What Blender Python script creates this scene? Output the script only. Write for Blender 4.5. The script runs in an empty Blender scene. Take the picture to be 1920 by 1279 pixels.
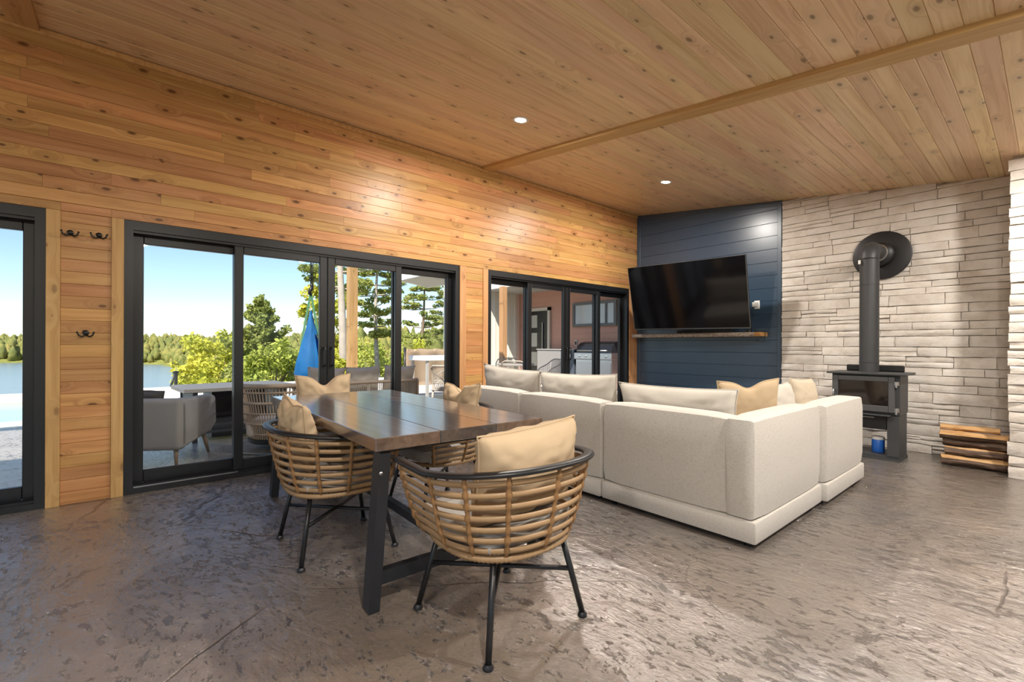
import bpy, bmesh, math, random
import numpy as np
from mathutils import Matrix, Vector
SC = bpy.context.scene
COL = SC.collection
PI = math.pi

# ------------------------------------------------------------------ camera
def make_camera():
    cd = bpy.data.cameras.new('camera'); co = bpy.data.objects.new('camera', cd); COL.objects.link(co)
    cd.sensor_fit = 'HORIZONTAL'; cd.sensor_width = 36.0
    cd.lens = 867.68 / 1920 * 36.0
    cd.shift_y = 8.25 / 1920
    cd.clip_start = .05; cd.clip_end = 3000
    yaw, roll = math.radians(49.442), .004
    fwd = Vector((-math.sin(yaw), math.cos(yaw), 0)); rt = Vector((math.cos(yaw), math.sin(yaw), 0)); up = Vector((0, 0, 1))
    r2 = rt * math.cos(roll) + up * math.sin(roll); u2 = up * math.cos(roll) - rt * math.sin(roll)
    m = Matrix((r2, u2, -fwd)).transposed().to_4x4(); m.translation = (0, 0, 1.16)
    co.matrix_world = m
    SC.camera = co
make_camera()
SC.view_settings.view_transform = 'Standard'; SC.view_settings.look = 'None'
SC.view_settings.gamma = 1.0; SC.view_settings.use_curve_mapping = False
SC.view_settings.exposure = 0.5
CY = SC.cycles
CY.max_bounces = 8; CY.diffuse_bounces = 5; CY.glossy_bounces = 3; CY.transmission_bounces = 4; CY.transparent_max_bounces = 12
CY.caustics_reflective = False; CY.caustics_refractive = False; CY.sample_clamp_indirect = 8; CY.adaptive_threshold = .02

# ------------------------------------------------------------------ sky and sun
SUN_AZ = math.radians(138)      # clockwise from +Y: the sun stands behind the camera (+X, -Y)
SUN_EL = math.radians(50)
def make_world():
    w = bpy.data.worlds.new('sky'); SC.world = w; w.use_nodes = True
    nt = w.node_tree; nt.nodes.clear()
    sk = nt.nodes.new('ShaderNodeTexSky'); sk.sky_type = 'NISHITA'; sk.sun_disc = False
    sk.sun_elevation = SUN_EL; sk.sun_rotation = SUN_AZ
    sk.air_density = 1.0; sk.dust_density = .05; sk.ozone_density = 3.0; sk.altitude = 300
    bg = nt.nodes.new('ShaderNodeBackground'); bg.inputs['Strength'].default_value = .14
    out = nt.nodes.new('ShaderNodeOutputWorld')
    nt.links.new(sk.outputs[0], bg.inputs[0]); nt.links.new(bg.outputs[0], out.inputs[0])
    sd = bpy.data.lights.new('sun_offscreen', 'SUN'); so = bpy.data.objects.new('sun_offscreen', sd); COL.objects.link(so)
    sd.energy = 6.2; sd.angle = math.radians(.8); sd.color = (1, .95, .86)
    d = Vector((math.sin(SUN_AZ) * math.cos(SUN_EL), math.cos(SUN_AZ) * math.cos(SUN_EL), math.sin(SUN_EL)))
    so.rotation_euler = d.to_track_quat('Z', 'Y').to_euler()
    so.location = d * 60
make_world()
LAMP_W = 50.0
LAMP_COL = (1, .94, .86)

# ------------------------------------------------------------------ helpers
class NT:
    def __init__(s, name):
        s.m = bpy.data.materials.new(name); s.m.use_nodes = True
        s.t = s.m.node_tree; s.t.nodes.clear()
        s.out = s.n('ShaderNodeOutputMaterial')
    def n(s, typ, **kw):
        nd = s.t.nodes.new(typ)
        for k, v in kw.items(): setattr(nd, k, v)
        return nd
    def l(s, a, b): s.t.links.new(a, b)
    def math(s, op, a, b=None, clamp=False):
        nd = s.n('ShaderNodeMath', operation=op, use_clamp=clamp)
        for i, v in enumerate((a, b)):
            if v is None: continue
            if isinstance(v, (int, float)): nd.inputs[i].default_value = v
            else: s.l(v, nd.inputs[i])
        return nd.outputs[0]
    def mix(s, f, a, b, blend='MIX'):
        nd = s.n('ShaderNodeMix', data_type='RGBA', blend_type=blend)
        for sock, v in ((nd.inputs[0], f), (nd.inputs[6], a), (nd.inputs[7], b)):
            if isinstance(v, (int, float)): sock.default_value = v
            elif isinstance(v, tuple): sock.default_value = (v[0], v[1], v[2], 1)
            else: s.l(v, sock)
        return nd.outputs[2]
    def coord(s, scale=(1, 1, 1), kind='Object', rnd=False):
        tc = s.n('ShaderNodeTexCoord'); o = tc.outputs[kind]
        if rnd:
            oi = s.n('ShaderNodeObjectInfo')
            mm = s.math('MULTIPLY', oi.outputs['Random'], 61.7)
            cb = s.n('ShaderNodeCombineXYZ')
            for i in range(3): s.l(mm, cb.inputs[i])
            va = s.n('ShaderNodeVectorMath', operation='ADD'); s.l(o, va.inputs[0]); s.l(cb.outputs[0], va.inputs[1]); o = va.outputs[0]
        vm = s.n('ShaderNodeVectorMath', operation='MULTIPLY'); s.l(o, vm.inputs[0]); vm.inputs[1].default_value = scale
        return vm.outputs[0]
    def noise(s, vec, scale=1, detail=4, rough=.55, dist=0):
        nd = s.n('ShaderNodeTexNoise'); s.l(vec, nd.inputs['Vector'])
        nd.inputs['Scale'].default_value = scale; nd.inputs['Detail'].default_value = detail
        nd.inputs['Roughness'].default_value = rough; nd.inputs['Distortion'].default_value = dist
        return nd.outputs[0]
    def ramp(s, f, stops):
        nd = s.n('ShaderNodeValToRGB'); s.l(f, nd.inputs[0]); e = nd.color_ramp.elements
        while len(e) < len(stops): e.new(.5)
        for i, (p, c) in enumerate(stops):
            e[i].position = p; e[i].color = (c, c, c, 1) if isinstance(c, (int, float)) else (c[0], c[1], c[2], 1)
        return nd.outputs[0]
    def bump(s, h, strength=.3, dist=.01):
        nd = s.n('ShaderNodeBump'); nd.inputs['Strength'].default_value = strength; nd.inputs['Distance'].default_value = dist
        s.l(h, nd.inputs['Height']); return nd.outputs[0]
    def bsdf(s, color, rough=.5, metal=0, normal=None, spec=.5, **kw):
        b = s.n('ShaderNodeBsdfPrincipled')
        if 'Coat_Weight' in kw and normal is not None: s.l(normal, b.inputs['Coat Normal'])
        def put(k, v):
            if isinstance(v, (int, float)): b.inputs[k].default_value = v
            elif isinstance(v, tuple): b.inputs[k].default_value = (v[0], v[1], v[2], 1)
            else: s.l(v, b.inputs[k])
        put('Base Color', color); put('Roughness', rough); put('Metallic', metal); put('Specular IOR Level', spec)
        for k, v in kw.items(): put(k.replace('_', ' '), v)
        if normal is not None: s.l(normal, b.inputs['Normal'])
        s.l(b.outputs[0], s.out.inputs[0]); return b

MATS = {}
def M(name, color=None, rough=.5, metal=0, spec=.5, bump=0, bscale=200, var=0, vscale=4, **kw):
    if name in MATS: return MATS[name]
    t = NT(name); col = color; nrm = None
    if var:
        f = t.noise(t.coord(rnd=True), vscale, 4)
        d = tuple(max(0, c * (1 - var)) for c in color); u = tuple(min(1, c * (1 + var)) for c in color)
        col = t.mix(f, d, u)
    if bump: nrm = t.bump(t.noise(t.coord(), bscale, 3), bump, .004)
    t.bsdf(col, rough, metal, nrm, spec, **kw)
    MATS[name] = t.m; return t.m

def wood(name, lo, mid, hi, knots=1.0, rough=.42, tone=.16, gscale=1.0, spec=.4, bmp=.12, coat=0):
    if name in MATS: return MATS[name]
    t = NT(name)
    c = t.coord((1, 1, 1), rnd=True)
    # knots first: they bend the grain around them
    kv = t.coord((3.3, 7.2, 0), rnd=True)
    vo = t.n('ShaderNodeTexVoronoi', voronoi_dimensions='2D'); t.l(kv, vo.inputs['Vector']); vo.inputs['Scale'].default_value = 1.0; vo.inputs['Randomness'].default_value = .95
    dist = vo.outputs['Distance']
    sep = t.n('ShaderNodeSeparateColor'); t.l(vo.outputs['Color'], sep.inputs[0])
    gate = t.math('GREATER_THAN', sep.outputs[0], .5)
    km = t.n('ShaderNodeMapRange', interpolation_type='SMOOTHSTEP'); t.l(t.math('DIVIDE', dist, t.math('ADD', t.math('MULTIPLY', sep.outputs[1], .9), .35)), km.inputs[0])
    km.inputs[1].default_value = .045; km.inputs[2].default_value = .12; km.inputs[3].default_value = 1; km.inputs[4].default_value = 0
    kmask = t.math('MULTIPLY', t.math('MULTIPLY', km.outputs[0], gate), knots)
    halo = t.n('ShaderNodeMapRange', interpolation_type='SMOOTHSTEP'); t.l(dist, halo.inputs[0])
    halo.inputs[1].default_value = .1; halo.inputs[2].default_value = .42; halo.inputs[3].default_value = 1; halo.inputs[4].default_value = 0
    hm = t.math('MULTIPLY', t.math('MULTIPLY', halo.outputs[0], gate), knots)
    gv = t.n('ShaderNodeVectorMath', operation='MULTIPLY'); t.l(c, gv.inputs[0]); gv.inputs[1].default_value = (.7 * gscale, 16 * gscale, 16 * gscale)
    off = t.n('ShaderNodeCombineXYZ'); t.l(t.math('MULTIPLY', hm, 1.5), off.inputs[1])
    ga = t.n('ShaderNodeVectorMath', operation='ADD'); t.l(gv.outputs[0], ga.inputs[0]); t.l(off.outputs[0], ga.inputs[1])
    g = t.noise(ga.outputs[0], 1.6, 5, .6, .6)
    col = t.ramp(g, [(.28, lo), (.5, mid), (.74, hi)])
    oi = t.n('ShaderNodeObjectInfo')
    hs = t.n('ShaderNodeHueSaturation'); t.l(col, hs.inputs['Color'])
    t.l(t.math('ADD', t.math('MULTIPLY', oi.outputs['Random'], 2 * tone), 1 - tone), hs.inputs['Value'])
    hue = t.math('ADD', t.math('MULTIPLY', t.math('FRACT', t.math('MULTIPLY', oi.outputs['Random'], 17.3)), .024), .488)
    t.l(hue, hs.inputs['Hue'])
    col = t.mix(t.math('MULTIPLY', hm, .28), hs.outputs[0], tuple(x * .55 for x in mid))
    col = t.mix(t.math('MULTIPLY', kmask, .9), col, tuple(x * y for x, y in zip(mid, (.22, .16, .12))))
    nr = t.bump(t.math('SUBTRACT', g, t.math('MULTIPLY', kmask, .8)), bmp, .004)
    if coat: t.bsdf(col, rough, 0, nr, spec, Coat_Weight=coat, Coat_Roughness=.14, Coat_IOR=2.3)
    else: t.bsdf(col, rough, 0, nr, spec)
    MATS[name] = t.m; return t.m

W_WALL = wood('cedar_wall', (.40, .185, .062), (.56, .29, .105), (.66, .38, .16), 1.0, .36, .17)
W_CEIL = wood('pine_ceiling', (.62, .41, .21), (.77, .56, .33), (.83, .65, .41), .8, .36, .08)
W_TRIM = wood('cedar_trim', (.48, .25, .10), (.60, .34, .14), (.68, .42, .19), .6, .42, .08)
W_BEAM = wood('beam_wood', (.46, .25, .10), (.56, .33, .14), (.64, .41, .19), .3, .45, .06)
W_POST = wood('post_wood', (.36, .20, .085), (.48, .28, .12), (.56, .35, .17), .5, .6, .08)
W_TABLE = wood('table_brown', (.075, .05, .037), (.135, .092, .068), (.20, .145, .11), .15, .3, .14, 1.0, .5, .02, 1.0)
W_TABLE2 = wood('table_dark', (.030, .026, .025), (.06, .052, .05), (.10, .088, .083), .1, .3, .1, 1.0, .5, .02, 1.0)
W_SHELF = wood('shelf_wood', (.42, .20, .07), (.55, .28, .10), (.62, .36, .15), .3, .5, .08)
BLACK = M('black_metal', (.009, .0095, .011), .38, 0, .5)
DOORBLK = M('door_black', (.009, .0095, .011), .36, 0, .5)
TABLEMET = M('table_black_steel', (.017, .018, .021), .42, 0, .5)
STEEL = M('stainless', (.55, .55, .56), .32, 1)
WHITE = M('white_plastic', (.8, .8, .78), .35)
STOVE = M('stove_grey', (.055, .057, .06), .48, .2, .5, .05, 300)
STOVEBLK = M('stove_black', (.012, .012, .013), .42)
RATTAN = M('rattan', (.37, .235, .12), .42, 0, .45, .15, 120, .22, 9)
RATTAN_D = M('rattan_wrap', (.30, .165, .07), .5, 0, .4, .2, 160, .25, 20)
CUSH = M('tan_linen', (.54, .41, .265), .9, 0, .15, .25, 700, .06, 6)
CUSHW = M('oat_linen', (.60, .56, .495), .9, 0, .15, .25, 700, .05, 6)
SEATC = M('seat_linen', (.46, .44, .41), .9, 0, .15, .25, 700, .05, 6)
def sofa_fabric():
    t = NT('cream_sofa_weave')
    c = t.coord((420, 420, 60)); c2 = t.coord((60, 60, 420))
    a = t.noise(c, 1, 2); b = t.noise(c2, 1, 2)
    h = t.math('ADD', a, b)
    col = t.mix(t.ramp(h, [(.7, 0), (1.25, 1)]), (.46, .425, .375), (.61, .575, .52))
    t.bsdf(col, .92, 0, t.bump(h, .35, .003), .12, Sheen_Weight=.15)
    MATS['sofa'] = t.m; return t.m
SOFA = sofa_fabric()
def navy():
    t = NT('navy_shiplap_paint')
    n = t.noise(t.coord((3, 60, 60), rnd=True), 1, 3)
    t.bsdf((.032, .064, .108), .30, 0, t.bump(n, .04, .003), .8)
    return t.m
NAVY = navy()
def stone_mat():
    t = NT('white_ledgestone')
    c = t.coord(rnd=True)
    n1 = t.noise(c, 5, 6, .65); n2 = t.noise(c, 38, 5, .6)
    oi = t.n('ShaderNodeObjectInfo')
    col = t.ramp(n1, [(.25, (.54, .47, .40)), (.5, (.68, .63, .57)), (.8, (.75, .72, .68))])
    hs = t.n('ShaderNodeHueSaturation'); t.l(col, hs.inputs['Color'])
    t.l(t.math('ADD', t.math('MULTIPLY', oi.outputs['Random'], .16), .92), hs.inputs['Value'])
    h = t.math('ADD', t.math('MULTIPLY', n1, 1.2), t.math('MULTIPLY', n2, .35))
    t.bsdf(hs.outputs[0], .85, 0, t.bump(h, .55, .02), .2)
    return t.m
STONE = stone_mat()
GROUT = M('stone_backing', (.42, .38, .34), .95, 0, .1)
def floor_mat(name, tan, grey, gloss=.2, amt=1.0, coat=.8):
    t = NT(name)
    c = t.coord()
    wv = t.n('ShaderNodeTexNoise'); t.l(c, wv.inputs['Vector']); wv.inputs['Scale'].default_value = .9; wv.inputs['Detail'].default_value = 5
    wa = t.n('ShaderNodeVectorMath', operation='SCALE'); t.l(wv.outputs['Color'], wa.inputs[0]); wa.inputs['Scale'].default_value = .4
    cw = t.n('ShaderNodeVectorMath', operation='ADD'); t.l(c, cw.inputs[0]); t.l(wa.outputs[0], cw.inputs[1])
    big = t.noise(c, .55, 5, .6)
    mid = t.noise(cw.outputs[0], 2.2, 6, .65)
    stv = t.n('ShaderNodeVectorMath', operation='MULTIPLY'); t.l(cw.outputs[0], stv.inputs[0]); stv.inputs[1].default_value = (1.0, 1.9, 1)
    spk = t.noise(stv.outputs[0], 13, 8, .72)
    fine = t.noise(c, 45, 4, .6)
    cov = t.math('ADD', t.math("MULTIPLY", mid, .34), .375)
    sp = t.n('ShaderNodeMapRange', interpolation_type='SMOOTHSTEP'); t.l(t.math('SUBTRACT', spk, cov), sp.inputs[0])
    sp.inputs[1].default_value = .0; sp.inputs[2].default_value = .07
    ve = t.n('ShaderNodeTexVoronoi', feature='DISTANCE_TO_EDGE'); t.l(cw.outputs[0], ve.inputs['Vector']); ve.inputs['Scale'].default_value = .62
    ck = t.n('ShaderNodeMapRange', interpolation_type='SMOOTHSTEP'); t.l(ve.outputs[0], ck.inputs[0])
    ck.inputs[1].default_value = .0; ck.inputs[2].default_value = .005; ck.inputs[3].default_value = 1; ck.inputs[4].default_value = 0
    ckm = t.math('MULTIPLY', ck.outputs[0], t.ramp(big, [(.5, 0), (.6, 1)]))
    col = t.mix(t.ramp(big, [(.35, 0), (.65, 1)]), grey, tan)
    col = t.mix(t.ramp(mid, [(.3, .35), (.7, 0)]), col, tuple(x * .5 for x in grey))
    col = t.mix(t.math('MULTIPLY', sp.outputs[0], .85 * amt), col, (.045, .036, .031))
    col = t.mix(t.math('MULTIPLY', ckm, .8), col, (.03, .026, .024))
    ridge = t.math('ABSOLUTE', t.math('SUBTRACT', t.noise(stv.outputs[0], 3.2, 6, .6), .5))
    h = t.math('ADD', t.math('MULTIPLY', mid, 1.0), t.math('MULTIPLY', t.math('MINIMUM', ridge, .12), 2.0))
    h = t.math('SUBTRACT', h, t.math('MULTIPLY', sp.outputs[0], .16))
    h = t.math('SUBTRACT', h, t.math('MULTIPLY', ckm, .5))
    h = t.math('ADD', h, t.math('MULTIPLY', spk, .35))
    h = t.math('ADD', h, t.math('MULTIPLY', fine, .09))
    rg = t.math('ADD', t.math('MULTIPLY', fine, .16), gloss)
    t.bsdf(col, rg, 0, t.bump(h, .75, .02), 1.0, Coat_Weight=coat, Coat_Roughness=.12, Coat_IOR=2.3)
    return t.m
FLOOR = floor_mat('stamped_concrete', (.27, .212, .162), (.16, .142, .128), .17, 1.0, 1.0)
PATIO = floor_mat('patio_concrete', (.46, .39, .335), (.36, .32, .29), .30, 1.0, .3)
def glass_mat():
    t = NT('window_glass')
    tr = t.n('ShaderNodeBsdfTransparent'); tr.inputs[0].default_value = (.985, .99, .985, 1)
    gl = t.n('ShaderNodeBsdfGlossy'); gl.inputs['Roughness'].default_value = .0
    fr = t.n('ShaderNodeFresnel')      # the same weak reflection from both faces of the thin pane
    ge = t.n('ShaderNodeNewGeometry')
    t.l(t.math('ADD', t.math('MULTIPLY', ge.outputs['Backfacing'], 1 / 1.22 - 1.22), 1.22), fr.inputs[0])
    mx = t.n('ShaderNodeMixShader'); t.l(fr.outputs[0], mx.inputs[0]); t.l(tr.outputs[0], mx.inputs[1]); t.l(gl.outputs[0], mx.inputs[2])
    t.l(mx.outputs[0], t.out.inputs[0]); return t.m
GLASS = glass_mat()

class B:
    """collects geometry for ONE mesh"""
    def __init__(s): s.bm = bmesh.new()
    def box(s, x0, x1, y0, y1, z0, z1, bev=0, seg=2, mat=None):
        r = bmesh.ops.create_cube(s.bm, size=1, matrix=Matrix.Translation(((x0 + x1) / 2, (y0 + y1) / 2, (z0 + z1) / 2)) @ Matrix.Diagonal((x1 - x0, y1 - y0, z1 - z0, 1)))
        vs = r['verts']
        if bev:
            es = list({e for v in vs for e in v.link_edges})
            rr = bmesh.ops.bevel(s.bm, geom=es, offset=bev, segments=seg, profile=.5, affect='EDGES')
            vs = list({v for f in rr['faces'] for v in f.verts} | {v for v in vs if v.is_valid})
        if mat is not None: bmesh.ops.transform(s.bm, matrix=mat, verts=vs)
        return s
    def bar(s, a, b, w, d=None, up=(0, 0, 1)):
        """rectangular bar from a to b"""
        a, b = Vector(a), Vector(b); d = d or w; z = (b - a); L = z.length; z.normalize()
        u = Vector(up); x = u.cross(z)
        if x.length < 1e-4: x = Vector((1, 0, 0)).cross(z)
        x.normalize(); y = z.cross(x)
        m = Matrix((x, y, z)).transposed().to_4x4(); m.translation = (a + b) / 2
        bmesh.ops.create_cube(s.bm, size=1, matrix=m @ Matrix.Diagonal((w, d, L, 1))); return s
    def tube(s, pts, r, seg=8, closed=False, flat=None, cap=True):
        """round (or flattened: flat=(rx, rz)) tube through pts; r scalar or list"""
        pts = [Vector(p) for p in pts]; n = len(pts)
        rs = r if isinstance(r, (list, tuple)) else [r] * n
        rings = []; pu = None
        for i, p in enumerate(pts):
            if closed: t = pts[(i + 1) % n] - pts[i - 1]
            else: t = pts[min(i + 1, n - 1)] - pts[max(i - 1, 0)]
            t.normalize()
            u = Vector((0, 0, 1)) - t * t.z if flat else (pu - t * pu.dot(t) if pu is not None else (Vector((0, 0, 1)) if abs(t.z) < .9 else Vector((1, 0, 0))))
            if not flat and pu is None: u = u - t * u.dot(t)
            u.normalize(); pu = u; v = t.cross(u)
            ring = []
            for k in range(seg):
                a = 2 * PI * k / seg
                if flat: ring.append(s.bm.verts.new(p + v * (flat[0] * math.cos(a)) + u * (flat[1] * math.sin(a))))
                else: ring.append(s.bm.verts.new(p + u * (rs[i] * math.cos(a)) + v * (rs[i] * math.sin(a))))
            rings.append(ring)
        m = n if closed else n - 1
        for i in range(m):
            a, b = rings[i], rings[(i + 1) % n]
            for k in range(seg):
                s.bm.faces.new((a[k], a[(k + 1) % seg], b[(k + 1) % seg], b[k]))
        if cap and not closed:
            s.bm.faces.new(rings[0][::-1]); s.bm.faces.new(rings[-1])
        return s
    def lathe(s, prof, seg=24, origin=(0, 0, 0), axis=None):
        """prof: list of (r, z)"""
        o = Vector(origin); m = (Vector(axis).to_track_quat('Z', 'Y').to_matrix() if axis is not None else Matrix.Identity(3))
        rings = []
        for r, z in prof:
            rings.append([s.bm.verts.new(o + m @ Vector((max(r, 1e-4) * math.cos(2 * PI * k / seg), max(r, 1e-4) * math.sin(2 * PI * k / seg), z))) for k in range(seg)])
        for a, b in zip(rings, rings[1:]):
            for k in range(seg): s.bm.faces.new((a[k], a[(k + 1) % seg], b[(k + 1) % seg], b[k]))
        s.bm.faces.new(rings[0][::-1]); s.bm.faces.new(rings[-1]); return s
    def prism(s, poly, z0, z1, mat=None):
        lo = [s.bm.verts.new((x, y, z0)) for x, y in poly]; hi = [s.bm.verts.new((x, y, z1)) for x, y in poly]
        n = len(poly); s.bm.faces.new(lo[::-1]); s.bm.faces.new(hi)
        for i in range(n): s.bm.faces.new((lo[i], lo[(i + 1) % n], hi[(i + 1) % n], hi[i]))
        if mat is not None: bmesh.ops.transform(s.bm, matrix=mat, verts=lo + hi)
        return s
    def obj(s, name, mat, parent=None, smooth=False, loc=None):
        bmesh.ops.recalc_face_normals(s.bm, faces=s.bm.faces)
        me = bpy.data.meshes.new(name); s.bm.to_mesh(me); s.bm.free()
        return link(name, me, mat, parent, smooth, loc)
def link(name, me, mat, parent=None, smooth=False, loc=None):
    if mat is not None and not me.materials: me.materials.append(mat)
    if smooth:
        me.polygons.foreach_set('use_smooth', [True] * len(me.polygons))
        if smooth == 'auto': me.set_sharp_from_angle(angle=math.radians(40))
    o = bpy.data.objects.new(name, me); COL.objects.link(o)
    if parent is not None: o.parent = parent
    if loc is not None: o.location = loc
    return o
def tag(o, label=None, cat=None, group=None, kind=None):
    if label: o['label'] = label
    if cat: o['category'] = cat
    if group: o['group'] = group
    if kind: o['kind'] = kind
    return o
def thing(name, label, cat, loc=(0, 0, 0), rz=0, group=None, kind=None):
    o = bpy.data.objects.new(name, None); COL.objects.link(o); o.location = loc; o.rotation_euler = (0, 0, rz)
    o.empty_display_size = .1
    return tag(o, label, cat, group, kind)
def copy_tree(o, parent=None):
    c = o.copy(); COL.objects.link(c); c.parent = parent
    for ch in list(o.children): copy_tree(ch, c)
    return c
def struct(o): o['kind'] = 'structure'; return o
def basis(x, y, z, o):
    m = Matrix((Vector(x), Vector(y), Vector(z))).transposed().to_4x4(); m.translation = o; return m

PLANKS = {}
def plank_mesh(L, w, t, ch=.002, key='p'):
    """board: x = length, y = width, z = thickness, chamfered long front edges; origin at its back centre"""
    k = (key, round(L, 3), round(w, 4), t, ch)
    if k in PLANKS: return PLANKS[k]
    b = B(); g = .0006
    prof = [(-w / 2 + g, 0), (w / 2 - g, 0), (w / 2 - g, t - ch), (w / 2 - g - ch, t), (-w / 2 + g + ch, t), (-w / 2 + g, t - ch)]
    a = [b.bm.verts.new((-L / 2 + .0006, y, z)) for y, z in prof]; c = [b.bm.verts.new((L / 2 - .0006, y, z)) for y, z in prof]
    b.bm.faces.new(a); b.bm.faces.new(c[::-1])
    for i in range(6): b.bm.faces.new((a[i], c[i], c[(i + 1) % 6], a[(i + 1) % 6]))
    bmesh.ops.recalc_face_normals(b.bm, faces=b.bm.faces)
    me = bpy.data.meshes.new('plank'); b.bm.to_mesh(me); b.bm.free(); PLANKS[k] = me
    return me
def plank(name, L, w, t, mat, parent, m, ch=.002):
    o = link(name, plank_mesh(L, w, t, ch, mat.name), mat, parent); o.matrix_world = m; return o

# ------------------------------------------------------------------ room shell
XW, YB, YR, XR = -4.604, 6.75, -4.2, 3.4
ZC, SL = 3.369, .1164
def zceil(x): return ZC - SL * (x - XW)
DOORS = [(-3.44, -.377), (.045, 3.115), (3.54, 6.517)]
DH = 2.11
b = B(); b.box(XW - .2, XR + .2, YR - .2, YB + .2, -.25, 0)
struct(b.obj('floor', FLOOR))
# left wall: backing with openings
b = B(); T0, T1 = XW - .17, XW - .016
ys = [YR - .2, DOORS[0][0], DOORS[0][1], DOORS[1][0], DOORS[1][1], DOORS[2][0], DOORS[2][1], YB + .2]
for i in range(0, 8, 2): b.box(T0, T1, ys[i], ys[i + 1], 0, DH)
b.box(T0, T1, YR - .2, YB + .2, DH, ZC + .12)
wall_left = struct(b.obj('wall_left', W_TRIM))
rnd = random.Random(4)
MX = lambda y, z: basis((0, 1, 0), (0, 0, 1), (1, 0, 0), (XW - .016, y, z))
PW = .0885
z = DH + .062
row = 0
while z < ZC:
    wv = min(PW, ZC - z + .01)
    y = -4.2 - rnd.random() * 1.2
    while y < YB:
        L = rnd.choice((.62, .9, 1.25, 1.6, 2.1, 2.6)) * rnd.uniform(.9, 1.1)
        y1 = min(y + L, YB)
        if YB - y1 < .3: y1 = YB
        ya = max(y, YR)
        if y1 > -1.6 and y1 - ya > .02:
            plank('plank', y1 - ya, wv, .016 + rnd.choice((0, 0, .0008)), W_WALL, wall_left, MX((ya + y1) / 2, z + wv / 2))
        y = y1
    z += PW; row += 1
# flat header board over the doors and pier cladding
for y0, y1 in ((-1.9, -.302), (-.302, -.029), (-.029, 1.9), (1.9, 4.3), (4.3, YB)):
    plank('header_board', y1 - y0, .06, .017, W_WALL, wall_left, MX((y0 + y1) / 2, DH + .031))
for y0, y1 in ((-.302, -.029), (3.205, 3.462)):
    z = 0
    while z < DH - .01:
        wv = min(PW, DH - z) * 1.0
        if DH - z - wv < .03: wv = DH - z
        plank('plank', y1 - y0, wv, .012, W_WALL, wall_left, MX((y0 + y1) / 2, z + wv / 2)); z += wv
MV = lambda y, z: basis((0, 0, 1), (0, -1, 0), (1, 0, 0), (XW - .016, y, z))
for y0, y1 in ((DOORS[0][1], -.302), (-.029, DOORS[1][0]), (DOORS[1][1], 3.205), (3.462, DOORS[2][0]), (DOORS[2][1], YB)):
    plank('casing', DH, y1 - y0, .024, W_TRIM, wall_left, MV((y0 + y1) / 2, DH / 2))
b = B(); b.box(XW - .002, XW + .014, YR, YB, ZC - .05, ZC - .008)
struct(b.obj('trim_1', W_TRIM))

# ceiling: backing slab, boards along Y, two cover battens
n = Vector((-SL, 0, -1)).normalized(); xax = Vector((0, 1, 0)); yax = n.cross(xax)   # local z points down into the room
b = B()
q = [(XW - .25, ZC + SL * .25), (XR + .4, zceil(XR + .4))]
b.prism([(q[0][0], q[0][1] + .016), (q[1][0], q[1][1] + .016), (q[1][0], q[1][1] + .16), (q[0][0], q[0][1] + .16)], YR - .2, YB + .2,
        mat=basis((1, 0, 0), (0, 0, 1), (0, 1, 0), (0, 0, 0)))
ceiling = struct(b.obj('ceiling', W_BEAM))
BP = .1168
BEAMS = [(-.565, -.41), (3.42, 3.575)]
segs = [(YR, -.565), (-.41, 3.42), (3.575, YB)]
k = 0
down = Vector((1, 0, -SL)).normalized()
while True:
    s0 = (k + .5) * BP
    p = Vector((XW, 0, ZC)) + down * s0
    if p.x > XR - .04: break
    for y0, y1 in segs:
        o = Vector((p.x, (y0 + y1) / 2, p.z)) - n * .016
        plank('ceiling_board', y1 - y0, BP, .016, W_CEIL, ceiling, basis(xax, yax, n, o), .0045)
    k += 1
for i, (y0, y1) in enumerate(BEAMS):
    L = (XR - XW) / down.x
    mid = Vector(((XW + XR) / 2, (y0 + y1) / 2, zceil((XW + XR) / 2))) - n * .016
    o = plank('ceiling_batten', L, y1 - y0, .05, W_BEAM, ceiling, basis(down, n.cross(down), n, mid), .003)

# back wall: navy shiplap bay and stone
b = B(); b.box(XW - .2, -.26, YB, YB + .2, 0, ZC + .1)
wall_back = struct(b.obj('wall_back', GROUT))
MB = lambda x, z: basis((1, 0, 0), (0, 0, 1), (0, -1, 0), (x, YB, z))
BX0, BX1 = XW, -2.35
z = 3.005 - 17 * .1758
while z < ZC:
    if z + .1758 > 0:
        z0 = max(z, 0); z1 = min(z + .1758, zceil(BX0) + .02)
        plank('shiplap_board', BX1 - BX0 - .1, z1 - z0, .014, NAVY, wall_back, MB((BX0 + BX1) / 2, (z0 + z1) / 2), .003)
    z += .1758
plank('corner_trim', 3.36, .062, .024, NAVY, wall_back, basis((0, 0, 1), (-1, 0, 0), (0, -1, 0), (BX0 + .034, YB, 1.68)), .003)
plank('corner_trim', 3.06, .052, .024, NAVY, wall_back, basis((0, 0, 1), (-1, 0, 0), (0, -1, 0), (BX1 - .026, YB, 1.53)), .003)
plank('top_trim', (BX1 - BX0) / down.x, .07, .02, NAVY, wall_back, basis(down, Vector((0, -1, 0)).cross(down), (0, -1, 0), ((BX0 + BX1) / 2, YB, zceil((BX0 + BX1) / 2) - .036)), .003)

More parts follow.
